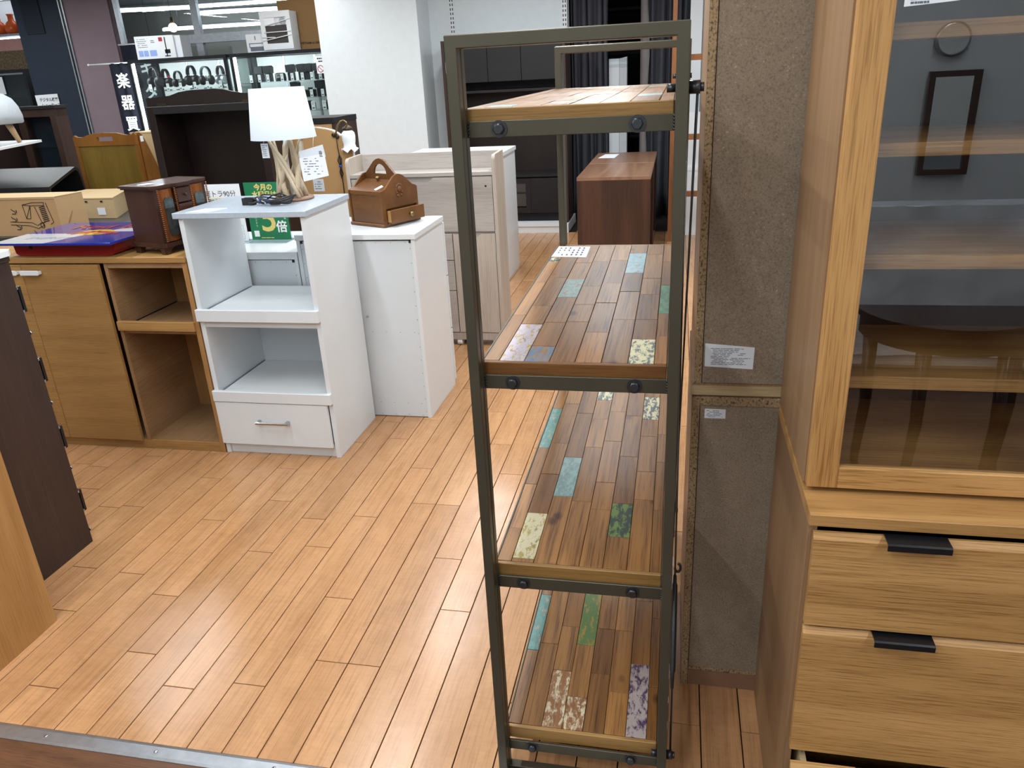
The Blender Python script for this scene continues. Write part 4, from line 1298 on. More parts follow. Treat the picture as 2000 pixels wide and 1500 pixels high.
# ================================================================== HEADBOARD WITH READING LAMP
_n0 = set(bpy.data.objects)
hb = thing('headboard', 'tan backed white-edged headboard propped behind the driftwood lamp', 'headboard', (-2.2, 4.61, 0))
hp_ = [(-2.46, 0), (-1.90, 0), (-1.945, 1.245), (-1.955, 1.272), (-1.985, 1.283), (-2.012, 1.287), (-2.03, 1.30), (-2.06, 1.318), (-2.10, 1.328), (-2.16, 1.338), (-2.25, 1.342), (-2.40, 1.342), (-2.46, 1.338)]
MB().prism(hp_, 'Y', 4.60, 4.625).build('board', 'white_lam', hb)
cx_, cz_ = -2.2, .6
MB().prism([(cx_ + (x - cx_) * .985, cz_ + (z - cz_) * .993) for x, z in hp_], 'Y', 4.596, 4.5995).build('back_veneer', 'tan_board', hb)
BX(-2.44, -1.92, 4.592, 4.5955, .70, .712).build('seam_strip', 'white_lam', hb)
tg = BX(-2.232, -2.160, 4.5945, 4.5955, .955, 1.03).build('label_strip', 'paper_grey', hb)
dashes(MB(), -2.225, -2.165, 4.5944, .965, 1.02, 4, 5).build('print', 'ink_grey', tg)
cl = thing('clip_lamp', 'brass gooseneck lamp with frosted tulip glass clipped on the headboard', 'lamp', (-2.03, 4.59, 1.28))
MB().tube([(-2.035, 4.585, 1.285), (-2.028, 4.585, 1.315), (-2.012, 4.582, 1.345), (-1.992, 4.58, 1.366), (-1.972, 4.58, 1.372), (-1.957, 4.58, 1.362), (-1.952, 4.58, 1.342)], .0055, 8).build('gooseneck', 'brass', cl)
MB().lathe([(.012, 4.594), (.012, 4.586), (.006, 4.582)], (-2.052, 0, 1.29), 10, 'Y').lathe([(.012, 4.594), (.012, 4.586), (.006, 4.582)], (-2.028, 0, 1.278), 10, 'Y').box(-2.055, -2.022, 4.588, 4.595, 1.275, 1.292).build('bracket', 'dark_bronze', cl)
MB().lathe([(.006, 1.345), (.012, 1.34), (.030, 1.330), (.031, 1.318), (.024, 1.312)], (-1.952, 4.58, 0), 18).build('cap', 'dark_bronze', cl)
prof = [(.022, 1.316), (.038, 1.300), (.042, 1.280), (.040, 1.255), (.036, 1.235), (.040, 1.215), (.050, 1.198)]
vs, fs = [], []
n = 24
for i, (r_, z_) in enumerate(prof):
    for k in range(n):
        a = 2 * math.pi * k / n
        wv = 1 + (.16 * math.cos(a * 6) if i == len(prof) - 1 else .03 * math.cos(a * 6) * i / 6)
        vs.append((-1.952 + r_ * wv * math.cos(a), 4.58 + r_ * wv * math.sin(a), z_ + (.012 * math.cos(a * 6) if i == len(prof) - 1 else 0)))
for i in range(len(prof) - 1):
    for k in range(n):
        fs.append((i * n + k, i * n + (k + 1) % n, (i + 1) * n + (k + 1) % n, (i + 1) * n + k))
MB().add(vs, fs, True).build('tulip_shade', 'milk_glass', cl)
MB().tube([(-2.035, 4.588, 1.28), (-2.034, 4.586, 1.22), (-2.028, 4.584, 1.17), (-2.03, 4.585, 1.10), (-2.028, 4.586, 1.0), (-2.03, 4.588, .9)], .0028, 5).tube([(-2.03, 4.585, 1.17), (-2.042, 4.582, 1.14), (-2.028, 4.58, 1.10), (-2.018, 4.582, 1.06), (-2.03, 4.584, 1.03), (-2.038, 4.583, 1.07), (-2.025, 4.582, 1.11), (-2.018, 4.583, 1.15), (-2.03, 4.585, 1.17)], .0032, 5).build('cord', 'black_plastic', cl)
MB().tube([(-2.036, 4.58, 1.105), (-2.02, 4.58, 1.107)], .007, 6).build('twist_tie', 'blue_tie', cl)

K_ = 4.70 / 4.60
for o_ in set(bpy.data.objects) - _n0:
    if o_.parent is None and o_.type == 'EMPTY':
        L0 = o_.location.copy()
        o_.location = (L0.x * K_, L0.y * K_, (0 if o_ is hb else 1.6 + (L0.z - 1.6) * K_))
        for c_ in o_.children_recursive:
            if c_.type == 'MESH':
                for v_ in c_.data.vertices:
                    wz = v_.co.z + L0.z
                    v_.co = ((v_.co.x + L0.x) * K_ - o_.location.x, (v_.co.y + L0.y) * K_ - o_.location.y, max(0, 1.6 + (wz - 1.6) * K_) - o_.location.z)
dcb = thing('dark_back_cabinet', 'dark cabinet with black top and tan back behind the headboard', 'cabinet', (-2.6, 5.4, 0))
BX(-3.1, -2.305, 5.195, 5.60, 1.325, 1.362, .001).build('top_board', 'dark_wood_h', dcb)
BX(-2.328, -2.308, 5.20, 5.595, 0, 1.3245).build('side_panel', 'dark_wood_v', dcb)
BX(-3.095, -3.075, 5.20, 5.595, 0, 1.3245).build('side_panel', 'dark_wood_v', dcb)
BX(-3.0745, -2.3285, 5.205, 5.215, .01, 1.32).build('back_panel', 'tan_board', dcb)
BX(-3.07, -2.33, 5.22, 5.59, .02, 1.31).build('body', 'dark_wood_v', dcb)

# ================================================================== DARK WALL UNIT ON WHITE PLATFORM
pf = MB().box(-2.55, -1.125, 7.975, 8.54, .068, .105).box(-2.54, -1.13, 7.985, 8.54, 0, .0675).build('display_platform', 'white_lam')
tag(pf, 'low white platform under the dark wall unit by the curtain', 'platform')
tv = thing('wall_unit', 'dark brown television wall unit with overhead cupboards on the white platform', 'wall unit', (-1.72, 8.24, .105))
UX0, UX1, UY0, UY1 = -2.34, -1.095, 8.06, 8.46
BX(UX0, UX0 + .03, UY0, UY1, .106, 1.90).build('side_panel', 'dark_wood_v', tv)
BX(UX1 - .03, UX1, UY0, UY1, .106, 1.90).build('side_panel', 'dark_wood_v', tv)
BX(UX0 + .031, UX1 - .031, UY1 - .02, UY1, .106, 1.89).build('back_panel', 'espresso', tv)
BX(UX0 + .031, UX1 - .031, UY0 + .02, UY1 - .021, 1.50, 1.89).build('overhead_body', 'dark_wood_h', tv)
xs = [UX0 + .031, -2.215, -1.875, -1.535, UX1 - .031]
for a, b in zip(xs, xs[1:]):
    BX(a + .0025, b - .0025, UY0, UY0 + .019, 1.502, 1.888, .001).build('door', 'dark_wood_h', tv)
BX(UX0 + .031, UX1 - .031, UY0 + .05, UY1 - .021, 1.40, 1.424).build('shelf', 'dark_wood_h', tv)
BX(UX0 + .031, UX1 - .031, UY0, UY1 - .021, .565, .592).build('counter', 'dark_wood_h', tv)
BX(UX0 + .031, UX1 - .031, UY0 + .03, UY1 - .021, .19, .553).build('base_body', 'espresso', tv)
BX(UX0 + .031, UX1 - .031, UY0 + .04, UY1 - .021, .107, .185).build('plinth', 'black_metal', tv)
for (a, b) in ((UX0 + .033, -2.0), (-1.998, -1.74)):
    BX(a, b, UY0, UY0 + .02, .195, .55, .001).build('door', 'dark_wood_h', tv)
gd = MB().frame(-1.738, -1.49, .195, .55, UY0, UY0 + .02, .05).build('door', 'dark_wood_h', tv)
BX(-1.688, -1.54, UY0 + .006, UY0 + .010, .245, .50).build('glass_pane', 'smoked_pane', gd)
BX(-1.688, -1.54, UY0 + .002, UY0 + .005, .395, .412).build('glazing_bar', 'dark_wood_h', gd)
BX(-1.488, UX1 - .033, UY0, UY0 + .02, .195, .55, .001).build('door', 'dark_wood_h', tv)
BX(-2.305, -2.28, UY0 - .002, UY0 - .001, 1.60, 1.70).build('price_tag', 'paper', tv)

# ================================================================== CURTAINS
def curtain(label, x0, x1, mat, y=8.75, amp=.05, folds=9, seed=0, z0=.02, z1=2.84, lean=0.0):
    rc = random.Random(seed)
    nx, nz = folds * 8, 10
    ph = [rc.uniform(-.6, .6) for _ in range(folds + 2)]
    vs, fs = [], []
    for j in range(nz + 1):
        z = z0 + (z1 - z0) * j / nz
        for i in range(nx + 1):
            t = i / nx
            f = t * folds
            a = 2 * math.pi * f + ph[int(f)] * (f - int(f)) * (1 - (f - int(f))) * 4
            vs.append((x0 + (x1 - x0) * t + .012 * math.sin(a * .5 + j * .3) + lean * (1 - j / nz) * t, y + amp * math.sin(a) * (1 - .25 * j / nz) + .01 * math.sin(j * .7 + i * .2), z))
    for j in range(nz):
        for i in range(nx):
            k = j * (nx + 1) + i
            fs.append((k, k + 1, k + nx + 2, k + nx + 1))
    t = thing('curtain', label, 'curtain', ((x0 + x1) / 2, y, z0))
    o = MB().add(vs, fs, True).build('cloth', mat, t)
    md = o.modifiers.new('thickness', 'SOLIDIFY')
    md.thickness = .006
    return t
curtain('charcoal pleated curtain hanging beside the dark wall unit', -1.13, -.735, 'curtain_cloth', seed=1, folds=5)
ct2 = curtain('charcoal curtain with grey lining edge hanging by the brown wooden rack', -.33, .16, 'curtain_cloth', seed=2, folds=6)
vs, fs = [], []
for j in range(13):
    z = .02 + 2.82 * j / 12
    wv = .025 * math.sin(j * 1.1)
    for (dx, dy) in ((-.405, 8.73), (-.375 + wv * .3, 8.70), (-.335 + wv, 8.69 + wv * .3), (-.32 + wv * .5, 8.72)):
        vs.append((dx, dy, z))
for j in range(12):
    for i in range(3):
        fs.append((j * 4 + i, j * 4 + i + 1, j * 4 + i + 5, j * 4 + i + 4))
o = MB().add(vs, fs, True).build('lining', 'curtain_lining', ct2)
o.modifiers.new('thickness', 'SOLIDIFY').thickness = .005
rail = MB().tube([(-1.13, 8.75, 2.83), (.3, 8.75, 2.83)], .012, 8).build('curtain_rail', 'alu')
tag(rail, 'slim metal curtain rail fixed under the ceiling', 'curtain rail')
tb = thing('tall_carton', 'tall white taped carton standing in the gap between the curtains', 'carton', (-.63, 8.86, 0))
BX(-.735, -.625, 8.80, 8.95, 0, 1.655, .003).build('carton', 'white_matte', tb)
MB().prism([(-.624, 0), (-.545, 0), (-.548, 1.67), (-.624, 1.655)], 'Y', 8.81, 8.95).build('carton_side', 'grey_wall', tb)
MB().box(-.737, -.540, 8.798, 8.955, 1.57, 1.60).box(-.737, -.540, 8.798, 8.955, 1.63, 1.662).build('tape', 'acrylic', tb)

# ================================================================== WALNUT CONSOLES
for (ya, yb, nm, lb) in ((6.28, 7.165, 0, 'walnut waterfall console table nearest the rack'), (7.185, 8.08, 1, 'second walnut console table with price sheet on its top')):
    wc = thing('walnut_console', lb, 'console', (-.49, (ya + yb) / 2, 0), 0, 'walnut consoles in a row')
    BX(-.783, -.20, ya, yb, .752, .78, .0015).build('top_board', 'walnut_top', wc)
    for yy in (ya, yb - .028):
        BX(-.783, -.20, yy, yy + .0275, 0, .7515, .0015).build('end_panel', 'walnut_v', wc)
    BX(-.780, -.755, ya + .028, yb - .0285, .05, .7515).build('back_panel', 'walnut_v', wc)
    BX(-.754, -.23, ya + .0285, yb - .029, .38, .40).build('shelf', 'walnut_v', wc)
ws = MB().prism([(-.742, 7.62), (-.585, 7.60), (-.56, 7.93), (-.70, 7.95)], 'Z', .7802, .7808).build('price_sheet', 'paper')
tag(ws, 'white price sheet lying on the second walnut console top', 'paper')

# ================================================================== WOODEN RACK AT THE BACK
br = thing('wooden_rack', 'slim brown wooden slatted rack with white boards behind the steel rack', 'rack', (.35, 7.6, 0))
for x in (-.072, .62):
    BX(x, x + .037, 7.5, 7.55, 0, 2.3).build('post', 'rack_brown', br)
for z in (1.60, .93, .42):
    BX(-.0345, .6195, 7.505, 7.54, z, z + .05).build('crossbar', 'rack_brown', br)
wbd = MB().box(-.03, .75, 7.80, 7.84, 0, 1.15).box(-.0305, .75, 7.795, 7.84, .62, .66).build('white_board', 'white_lam')
tag(wbd, 'white framed board leaning in the slit beside the steel rack', 'board')
wp = thing('slotted_post', 'white slotted shelving upright behind the brown wooden rack', 'upright', (.14, 8.5, 0))
BX(.085, .20, 8.45, 8.52, 0, 2.84).build('post', 'white_lam', wp)

# ================================================================== GLASS SHOWCASES
def showcase(label, x0, x1, shelves):
    s = thing('glass_showcase', label, 'showcase', ((x0 + x1) / 2, 8.5, 0), 0, 'glass showcases')
    y0, y1, zt = 8.3, 8.85, 1.915
    fr = MB()
    for x in (x0, x1 - .035):
        for y in (y0, y1 - .035):
            fr.box(x, x + .035, y, y + .035, 0, zt)
    for y in (y0, y1 - .035):
        fr.box(x0 + .035, x1 - .035, y, y + .035, zt - .035, zt)
        fr.box(x0 + .035, x1 - .035, y, y + .035, .30, .335)
    for x in (x0, x1 - .035):
        fr.box(x, x + .035, y0 + .035, y1 - .035, zt - .035, zt)
    fr.build('frame', 'black_metal', s)
    BX(x0 + .036, x1 - .036, y0 + .02, y1 - .036, .05, .299).build('base', 'black_metal', s)
    BX(x0 + .036, x1 - .036, y1 - .030, y1 - .02, .336, zt - .036).build('back_panel', 'showcase_back', s)
    BX(x0 + .036, x1 - .036, y0 + .014, y0 + .019, .336, zt - .036).build('front_pane', 'pane', s)
    BX(x0 + .014, x0 + .019, y0 + .036, y1 - .036, .336, zt - .036).build('side_pane', 'pane', s)
    BX(x1 - .019, x1 - .014, y0 + .036, y1 - .036, .336, zt - .036).build('side_pane', 'pane', s)
    BX(x0 + .036, x1 - .036, y0 + .036, y1 - .036, zt - .012, zt - .006).build('top_board', 'black_metal', s)
    for z in shelves:
        BX(x0 + .04, x1 - .04, y0 + .05, y1 - .04, z - .008, z).build('glass_shelf', 'pane', s)
    BX(x0 + .038, x0 + .047, y0 + .036, y0 + .052, .34, zt - .04).build('light_strip', 'case_glow', s)
    BX(x0 + .08, x1 - .08, y0 + .036, y0 + .052, zt - .034, zt - .02).build('light_strip', 'case_glow', s)
    for x in (x0 + (x1 - x0) * .33, x0 + (x1 - x0) * .67):
        BX(x - .012, x + .012, y1 - .036, y1 - .0305, .34, zt - .04).build('shelf_rail', 'alu', s)
    return s
showcase('black framed glass showcase full of headphones', -6.06, -4.842, (1.58, 1.28, .95, .6))
showcase('black framed glass showcase with flash units beside the white pillar', -4.80, -3.675, (1.615, 1.44, 1.305, .95, .6))

def headphone(lab_i, x, z, rz, s, label, acc='black_plastic', band='black_plastic'):
    t = thing('headphones', label, 'headphones', (x, 8.62 if lab_i % 2 else 8.47, z), rz, 'headphones on the showcase shelf')
    MB().lathe([(.045, 0), (.045, .008), (.008, .012), (.007, .15 * s)], (0, 0, 0.0005), 12).build('stand', 'black_plastic', t, False)
    vs, fs = [], []
    for i in range(15):
        a = math.pi * (-.06 + 1.12 * i / 14)
        for (r, y) in ((.066, -.02), (.078, -.02), (.078, .02), (.066, .02)):
            vs.append((r * s * math.cos(a), y * s, .175 * s + r * 1.1 * s * math.sin(a)))
    for i in range(14):
        for k in range(4):
            fs.append((i * 4 + k, i * 4 + (k + 1) % 4, i * 4 + 4 + (k + 1) % 4, i * 4 + 4 + k))
    fs += [(0, 1, 2, 3), (56, 57, 58, 59)]
    MB().add(vs, fs).build('headband', band, t, False)
    for sx_ in (-1, 1):
        c = MB().lathe([(.040 * s, -.018), (.056 * s, -.010), (.058 * s, .012), (.038 * s, .022)], (0, 0, 0), 16, 'X').build('ear_cup', acc, t, False)
        c.location = (sx_ * .070 * s, 0, .098 * s)
        y_ = MB().box(-.005, .005, -.010, .010, .0, .05 * s).build('yoke', 'lid_red' if 'red' in label else 'black_plastic', t, False)
        y_.location = (sx_ * .074 * s, 0, .13 * s)
HP = [(-5.90, R(-22), 1.0, 'leftmost black headphones beside the bright case edge', 'black_plastic', 'black_plastic'),
      (-5.755, R(-28), .9, 'black headphones with red accents under the headband', 'black_plastic', 'black_plastic'),
      (-5.60, R(-15), .78, 'small black headphones third from the bright case edge', 'black_plastic', 'black_plastic'),
      (-5.425, R(-24), .98, 'wide banded black headphones in the middle of the shelf', 'black_plastic', 'black_plastic'),
      (-5.245, R(-12), .9, 'black headphones with silver sliders second from the mullion', 'black_plastic', 'chrome'),
      (-5.06, R(-30), .9, 'grey headphones with shiny ear cups next to the mullion', 'alu', 'dark_console')]
for i_, (x, rz, s, lb, ac, bn) in enumerate(HP):
    headphone(i_, x * (1.014 if i_ % 2 else .9965), 1.5805, rz, s, lb, ac, bn)
ORD = ['first', 'second', 'third', 'fourth', 'fifth', 'sixth', 'seventh', 'eighth', 'ninth']
def ptag(x, z, lab, y=8.365, w=.034, h=.075):
    t = BX(x - w / 2, x + w / 2, y, y + .002, z, z + h).build('price_tag', 'paper')
    tag(t, lab, 'price tag', 'price tags in the showcases')
    MB().box(x - w * .3, x + w * .3, y - .0006, y - .0001, z + h * .12, z + h * .30).box(x - w * .3, x + w * .1, y - .0006, y - .0001, z + h * .62, z + h * .68).box(x - w * .3, x + w * .3, y - .0006, y - .0001, z + h * .78, z + h * .83).build('print', 'ink_grey', t)
for i_, x in enumerate((-5.88, -5.66, -5.50, -5.32, -5.16, -5.00, -4.89)):
    ptag(x, 1.5802, ORD[i_] + ' price tag from the bright end on the headphone shelf')
for i_, x in enumerate((-4.62, -4.52, -4.42, -4.25, -4.13, -4.01, -3.90, -3.80, -3.70)):
    ptag(x, 1.6152, ORD[i_] + ' price tag from the mullion on the upper flash unit shelf')
for i_, x in enumerate((-4.13, -4.05, -3.93, -3.80, -3.70)):
    ptag(x, 1.4402, ORD[i_] + ' price tag from the lamp shade on the middle showcase shelf')
for i_, x in enumerate((-4.13, -3.93, -3.80)):
    ptag(x, 1.3052, ORD[i_] + ' price tag from the lamp shade on the lower showcase shelf', w=.045, h=.09)
def flash(x, z, kind, label):
    t = thing('flash_unit', label, 'flash unit', (x, 8.50, z + .0005), 0, 'flash units on the showcase shelves')
    if kind == 0:
        BX(-.035, .035, -.03, .03, 0, .085, .004).build('body', 'black_plastic', t, False)
        MB().prism([(-.042, .086), (.042, .086), (.046, .15), (.03, .165), (-.046, .16)], 'Y', -.045, .035).build('head', 'black_plastic', t, False)
    elif kind == 1:
        MB().lathe([(.058, 0), (.062, .02), (.060, .07), (.045, .085)], (0, 0, 0), 18).build('body', 'black_plastic', t, False)
        MB().box(-.02, .02, -.064, -.056, .035, .05).build('badge', 'alu', t, False)
    else:
        BX(-.055, .055, -.035, .035, 0, .075, .006).build('body', 'black_plastic', t, False)
        MB().lathe([(.034, -.036), (.036, -.06), (.030, -.075)], (0, 0, .036), 14, 'Y').build('lens', 'black_metal', t, False)
        BX(-.022, .022, -.02, .02, .0755, .095, .004).build('viewfinder', 'black_plastic', t, False)
FL = [(-4.57, 0), (-4.47, 0), (-4.335, 1), (-4.20, 0), (-4.07, 0), (-3.985, 0), (-3.885, 0), (-3.785, 2)]
for i_, (x, k) in enumerate(FL):
    flash(x, 1.615, k, ORD[i_] + ' thing from the mullion, ' + ['upright black flash unit on the upper showcase shelf', 'round black speaker on the upper showcase shelf', 'black camera body on the upper showcase shelf'][k])
for i_, (x, k) in enumerate(((-4.17, 0), (-4.0, 2), (-3.88, 0), (-3.79, 0))):
    flash(x, 1.44, k, ORD[i_] + ' from the lamp shade, ' + ['black device on the middle showcase shelf', '', 'black camera on the middle showcase shelf'][k])
for i_, (x, k) in enumerate(((-4.03, 2), (-3.80, 2))):
    flash(x, 1.305, k, ORD[i_] + ' from the lamp shade, ' + ['', '', 'black camera on the lower showcase shelf'][k])
sg = thing('notice_card', 'white prohibition notice card stuck on the showcase glass by the pillar', 'notice', (-3.70, 8.30, 1.68))
BX(-3.80, -3.60, 8.2975, 8.2985, 1.67, 1.84).build('card', 'paper', sg)
mb = MB()
for i in range(24):
    a, b = i * math.pi / 12, (i + 1) * math.pi / 12
    mb.prism([(-3.755 + .036 * math.cos(a), 1.715 + .036 * math.sin(a)), (-3.755 + .036 * math.cos(b), 1.715 + .036 * math.sin(b)), (-3.755 + .029 * math.cos(b), 1.715 + .029 * math.sin(b)), (-3.755 + .029 * math.cos(a), 1.715 + .029 * math.sin(a))], 'Y', 8.2965, 8.2972)
mb.prism([(-3.778, 1.735), (-3.774, 1.739), (-3.732, 1.695), (-3.736, 1.691)], 'Y', 8.2965, 8.2972)
mb.build('prohibition_ring', 'lid_red', sg)
dashes(MB(), -3.79, -3.62, 8.2974, 1.775, 1.83, 2, 7, .9, .5).build('print', 'ink', sg)

# boxes on the showcases
b1 = thing('monitor_arm_box', 'white retail box with a monitor arm picture on the headphone showcase', 'box', (-5.72, 8.5, 1.916))
b1m = MB().prism([(-5.96, 1.917), (-5.475, 1.917), (-5.475, 2.146), (-5.955, 2.152)], 'Y', 8.36, 8.56).build('carton', 'white_lam', b1)
BX(-5.4745, -5.40, 8.38, 8.56, 1.917, 2.14).build('carton_side', 'paper_grey', b1)
for i, x in enumerate((-5.93, -5.865, -5.79)):
    BX(x, x + (.055 if i < 2 else .085), 8.358, 8.3595, 1.945, 2.005).build('picture', 'blue_print', b1)
MB().box(-5.585, -5.575, 8.357, 8.3595, 1.94, 2.13).box(-5.60, -5.535, 8.357, 8.3595, 1.965, 2.005).box(-5.61, -5.54, 8.357, 8.3595, 1.935, 1.943).build('arm_picture', 'ink', b1)
BX(-5.655, -5.61, 8.357, 8.3595, 2.09, 2.13).build('picture', 'lid_red', b1)
dashes(MB(), -5.765, -5.70, 8.3595, 2.075, 2.11, 2, 20, .9, .5).build('print', 'ink_grey', b1)
dashes(MB(), -5.94, -5.78, 8.3595, 2.03, 2.13, 5, 19, .6, .3).build('print', 'ink_grey', b1)
b2 = thing('computer_case_box', 'white boxed computer case bound with white straps on the showcase', 'box', (-4.2, 8.45, 1.916))
MB().frame(-4.405, -4.055, 1.932, 2.305, 8.355, 8.37, .05, .06).build('front_panel', 'white_lam', b2)
BX(-4.405, -4.055, 8.3705, 8.52, 1.917, 2.30).build('carton', 'white_lam', b2)
MB().box(-4.354, -4.106, 8.3655, 8.3702, 1.993, 2.10).box(-4.354, -4.106, 8.3655, 8.3702, 2.11, 2.17).build('case_window', 'dark_console', b2)
MB().lathe([(.036, 8.362), (.036, 8.365)], (-4.15, 0, 2.205), 18, 'Y').build('fan', 'alu', b2)
BX(-4.395, -4.24, 8.362, 8.3648, 2.165, 2.27).build('label', 'paper', b2)
for (a, b) in (((-4.40, 2.02), (-4.06, 2.07)), ((-4.37, 2.10), (-4.06, 2.105)), ((-4.35, 2.165), (-4.06, 2.225)), ((-4.40, 2.055), (-4.25, 2.05))):
    MB().tube([(a[0], 8.351, a[1]), (b[0], 8.351, b[1])], .005, 5).build('strap', 'white_lam', b2)
b3 = thing('white_device_box', 'smaller white product box beside the strapped computer case box', 'box', (-4.52, 8.5, 1.916))
BX(-4.62, -4.41, 8.39, 8.56, 1.917, 2.10, .002).build('carton', 'white_lam', b3)
MB().box(-4.58, -4.42, 8.388, 8.3895, 1.93, 1.965).frame(-4.59, -4.415, 1.965, 2.01, 8.388, 8.3895, .008).box(-4.515, -4.505, 8.388, 8.3895, 2.04, 2.08).build('print', 'ink_grey', b3)
b4 = thing('brown_carton', 'big brown shipping carton behind the white boxes on the showcase', 'carton', (-3.9, 8.65, 1.916))
BX(-4.29, -3.68, 8.57, 8.95, 1.917, 2.42, .003).build('carton', 'cardboard_dark', b4)
text('VIETNAM to USA', .030, 'ink', b4, (-3.96 + 3.9, 8.568 - 8.65, 1.985 - 1.916), bold=.0006)

# ================================================================== PILLARS, BANNER, FAR LEFT
pm = struct('wall_mauve_pillar', BX(-7.262, -6.664, 9.0, 9.06, 0, 2.85), 'mauve')
BX(-6.6635, -6.60, 9.01, 9.06, 0, 2.85).build('pillar_reveal', 'mauve_dark', pm)
BX(-6.5995, -6.545, 9.0, 9.05, 0, 2.85).build('steel_jamb', 'alu', pm)
BX(-7.325, -7.308, 8.98, 9.0, 0, 2.85).build('metal_trim', 'alu', pm)
BX(-7.28, -7.263, 8.98, 9.0, 0, 2.85).build('metal_trim', 'alu', pm)
BX(-7.3075, -7.2805, 8.99, 9.0, 0, 2.85).build('trim_groove', 'black_metal', pm)
nv = struct('wall_navy_pillar', BX(-7.98, -7.326, 9.0, 9.06, 0, 2.85), 'navy')
BX(-7.86, -7.60, 8.985, 8.9995, 2.30, 2.85).build('recess_panel', 'navy_dark', nv)
ns = thing('aisle_sign', 'white sheet naming the digital equipment showcase on the navy pillar', 'sign', (-7.79, 8.98, 1.36))
MB().prism([(-7.965, 1.365), (-7.64, 1.365), (-7.645, 1.612), (-7.975, 1.606)], 'Y', 8.982, 8.985).build('sheet', 'paper', ns)
text('デジタル機器', .046, 'ink', ns, (.005, .0012, .185), bold=.0012)
text('ショーケース', .046, 'ink', ns, (.02, .0012, .120), bold=.0012)
bn = thing('cloth_banner', 'black cloth banners with white lettering hanging on a thin pole', 'banner', (-6.15, 8.55, 0))
def banner(x0, x1, y, nm):
    vs, fs = [], []
    for j in range(9):
        z = .5 + 1.40 * j / 8
        for i in range(25):
            t = i / 24
            vs.append((x0 + (x1 - x0) * t, y + .014 * math.sin(t * 18 + j * .2) * (.3 + .7 * j / 8), z))
    for j in range(8):
        for i in range(24):
            k = j * 25 + i
            fs.append((k, k + 1, k + 26, k + 25))
    o = MB().add(vs, fs, True).build(nm, 'banner_cloth', bn)
    o.modifiers.new('thickness', 'SOLIDIFY').thickness = .003
    return o
c1 = banner(-6.46, -6.12, 8.50, 'cloth')
MB().tube([(-6.72, 8.50, 1.90), (-6.061, 8.50, 1.90)], .008, 8).ball((-6.72, 8.50, 1.90), .014, 8).build('pole', 'white_lam', bn)
for i, ch in enumerate('楽器買取'):
    text(ch, .17, 'white_print', bn, (-6.30 + 6.15, 8.48 - 8.55, 1.70 - i * .235), bold=.004)
bn2 = thing('second_banner', 'black cloth banner seen through the end glass of the headphone showcase', 'banner', (-6.5, 8.95, 0))
BX(-6.52, -6.08, 8.86, 8.865, .6, 2.1).build('cloth', 'banner_cloth', bn2)
MB().tube([(-6.54, 8.862, 2.11), (-6.06, 8.862, 2.11)], .008, 8).build('pole', 'white_lam', bn2)
for x in (-6.5, -6.1):
    MB().tube([(x, 8.862, 2.11), (x, 8.862, 2.85)], .002, 4).build('cord', 'ink', bn2)
for i, ch in enumerate('ギター'):
    text(ch, .19, 'white_print', bn2, (-6.22 + 6.5, 8.857 - 8.95, 1.82 - i * .25), bold=.004)

# far shop glimpsed past the navy pillar
fs_ = thing('lit_display_shelf', 'brightly lit shelf of orange glassware beyond the navy pillar', 'display shelf', (-8.6, 9.7, 0))
BX(-9.4, -8.0, 9.80, 9.84, 0, 2.84).build('back_panel', 'white_lam', fs_)
BX(-9.4, -8.0, 9.30, 9.80, 2.325, 2.35).build('shelf', 'alu', fs_)
BX(-9.4, -8.0, 9.45, 9.80, 2.78, 2.80).build('shelf', 'alu', fs_)
BX(-9.3, -8.02, 9.47, 9.49, 2.76, 2.779).build('light_strip', 'tube_glow', fs_)
BX(-9.3, -8.02, 9.70, 9.72, 2.30, 2.324).build('light_strip', 'tube_glow', fs_)
for x in (-9.39, -8.03):
    BX(x, x + .025, 9.72, 9.745, 0, 2.325).build('post', 'alu', fs_)
for i, x in enumerate((-8.62, -8.42, -8.22)):
    v_ = MB().lathe([(.05, 2.3505), (.085, 2.37), (.10, 2.42), (.07, 2.48), (.035, 2.51), (.032, 2.56), (.045, 2.58), (.04, 2.585)], (x, 9.42, 0), 18).build('orange_vase', 'orange_glass')
    tag(v_, ['outermost', 'middle', 'pillar-side'][i] + ' bulbous orange glass vase on the lit shelf beyond the navy pillar', 'vase', 'orange vases on the lit shelf')
gcs = thing('dim_glass_counter', 'black framed glass case far behind the grey stool', 'showcase', (-8.8, 9.4, 0))
MB().frame(-9.3, -8.27, .0, 1.93, 9.25, 9.29, .035).box(-9.3, -8.27, 9.29, 9.66, 1.90, 1.93).box(-8.305, -8.27, 9.29, 9.66, 0, 1.90).build('frame', 'black_metal', gcs)
BX(-9.265, -8.306, 9.265, 9.27, .036, 1.894).build('pane', 'pane', gcs)
for z in (.6, 1.0, 1.3, 1.6):
    BX(-9.26, -8.31, 9.30, 9.62, z, z + .01).build('glass_shelf', 'pane', gcs)
BX(-9.26, -8.31, 9.63, 9.64, .04, 1.88).build('back_panel', 'navy', gcs)
BX(-8.78, -8.63, 9.242, 9.2485, 1.64, 1.85).build('notice', 'paper', gcs)
cg = BX(-9.2, -8.28, 9.40, 9.43, 1.9305, 2.16).build('collage_poster', 'collage')
tag(cg, 'brown collage poster standing on the glass case behind the grey stool', 'poster')
pb = BX(-9.2, -8.30, 9.40, 9.43, 2.1605, 2.30).build('pink_signboard', 'pink_board')
tag(pb, 'dull pink signboard under the lit orange glassware', 'signboard')

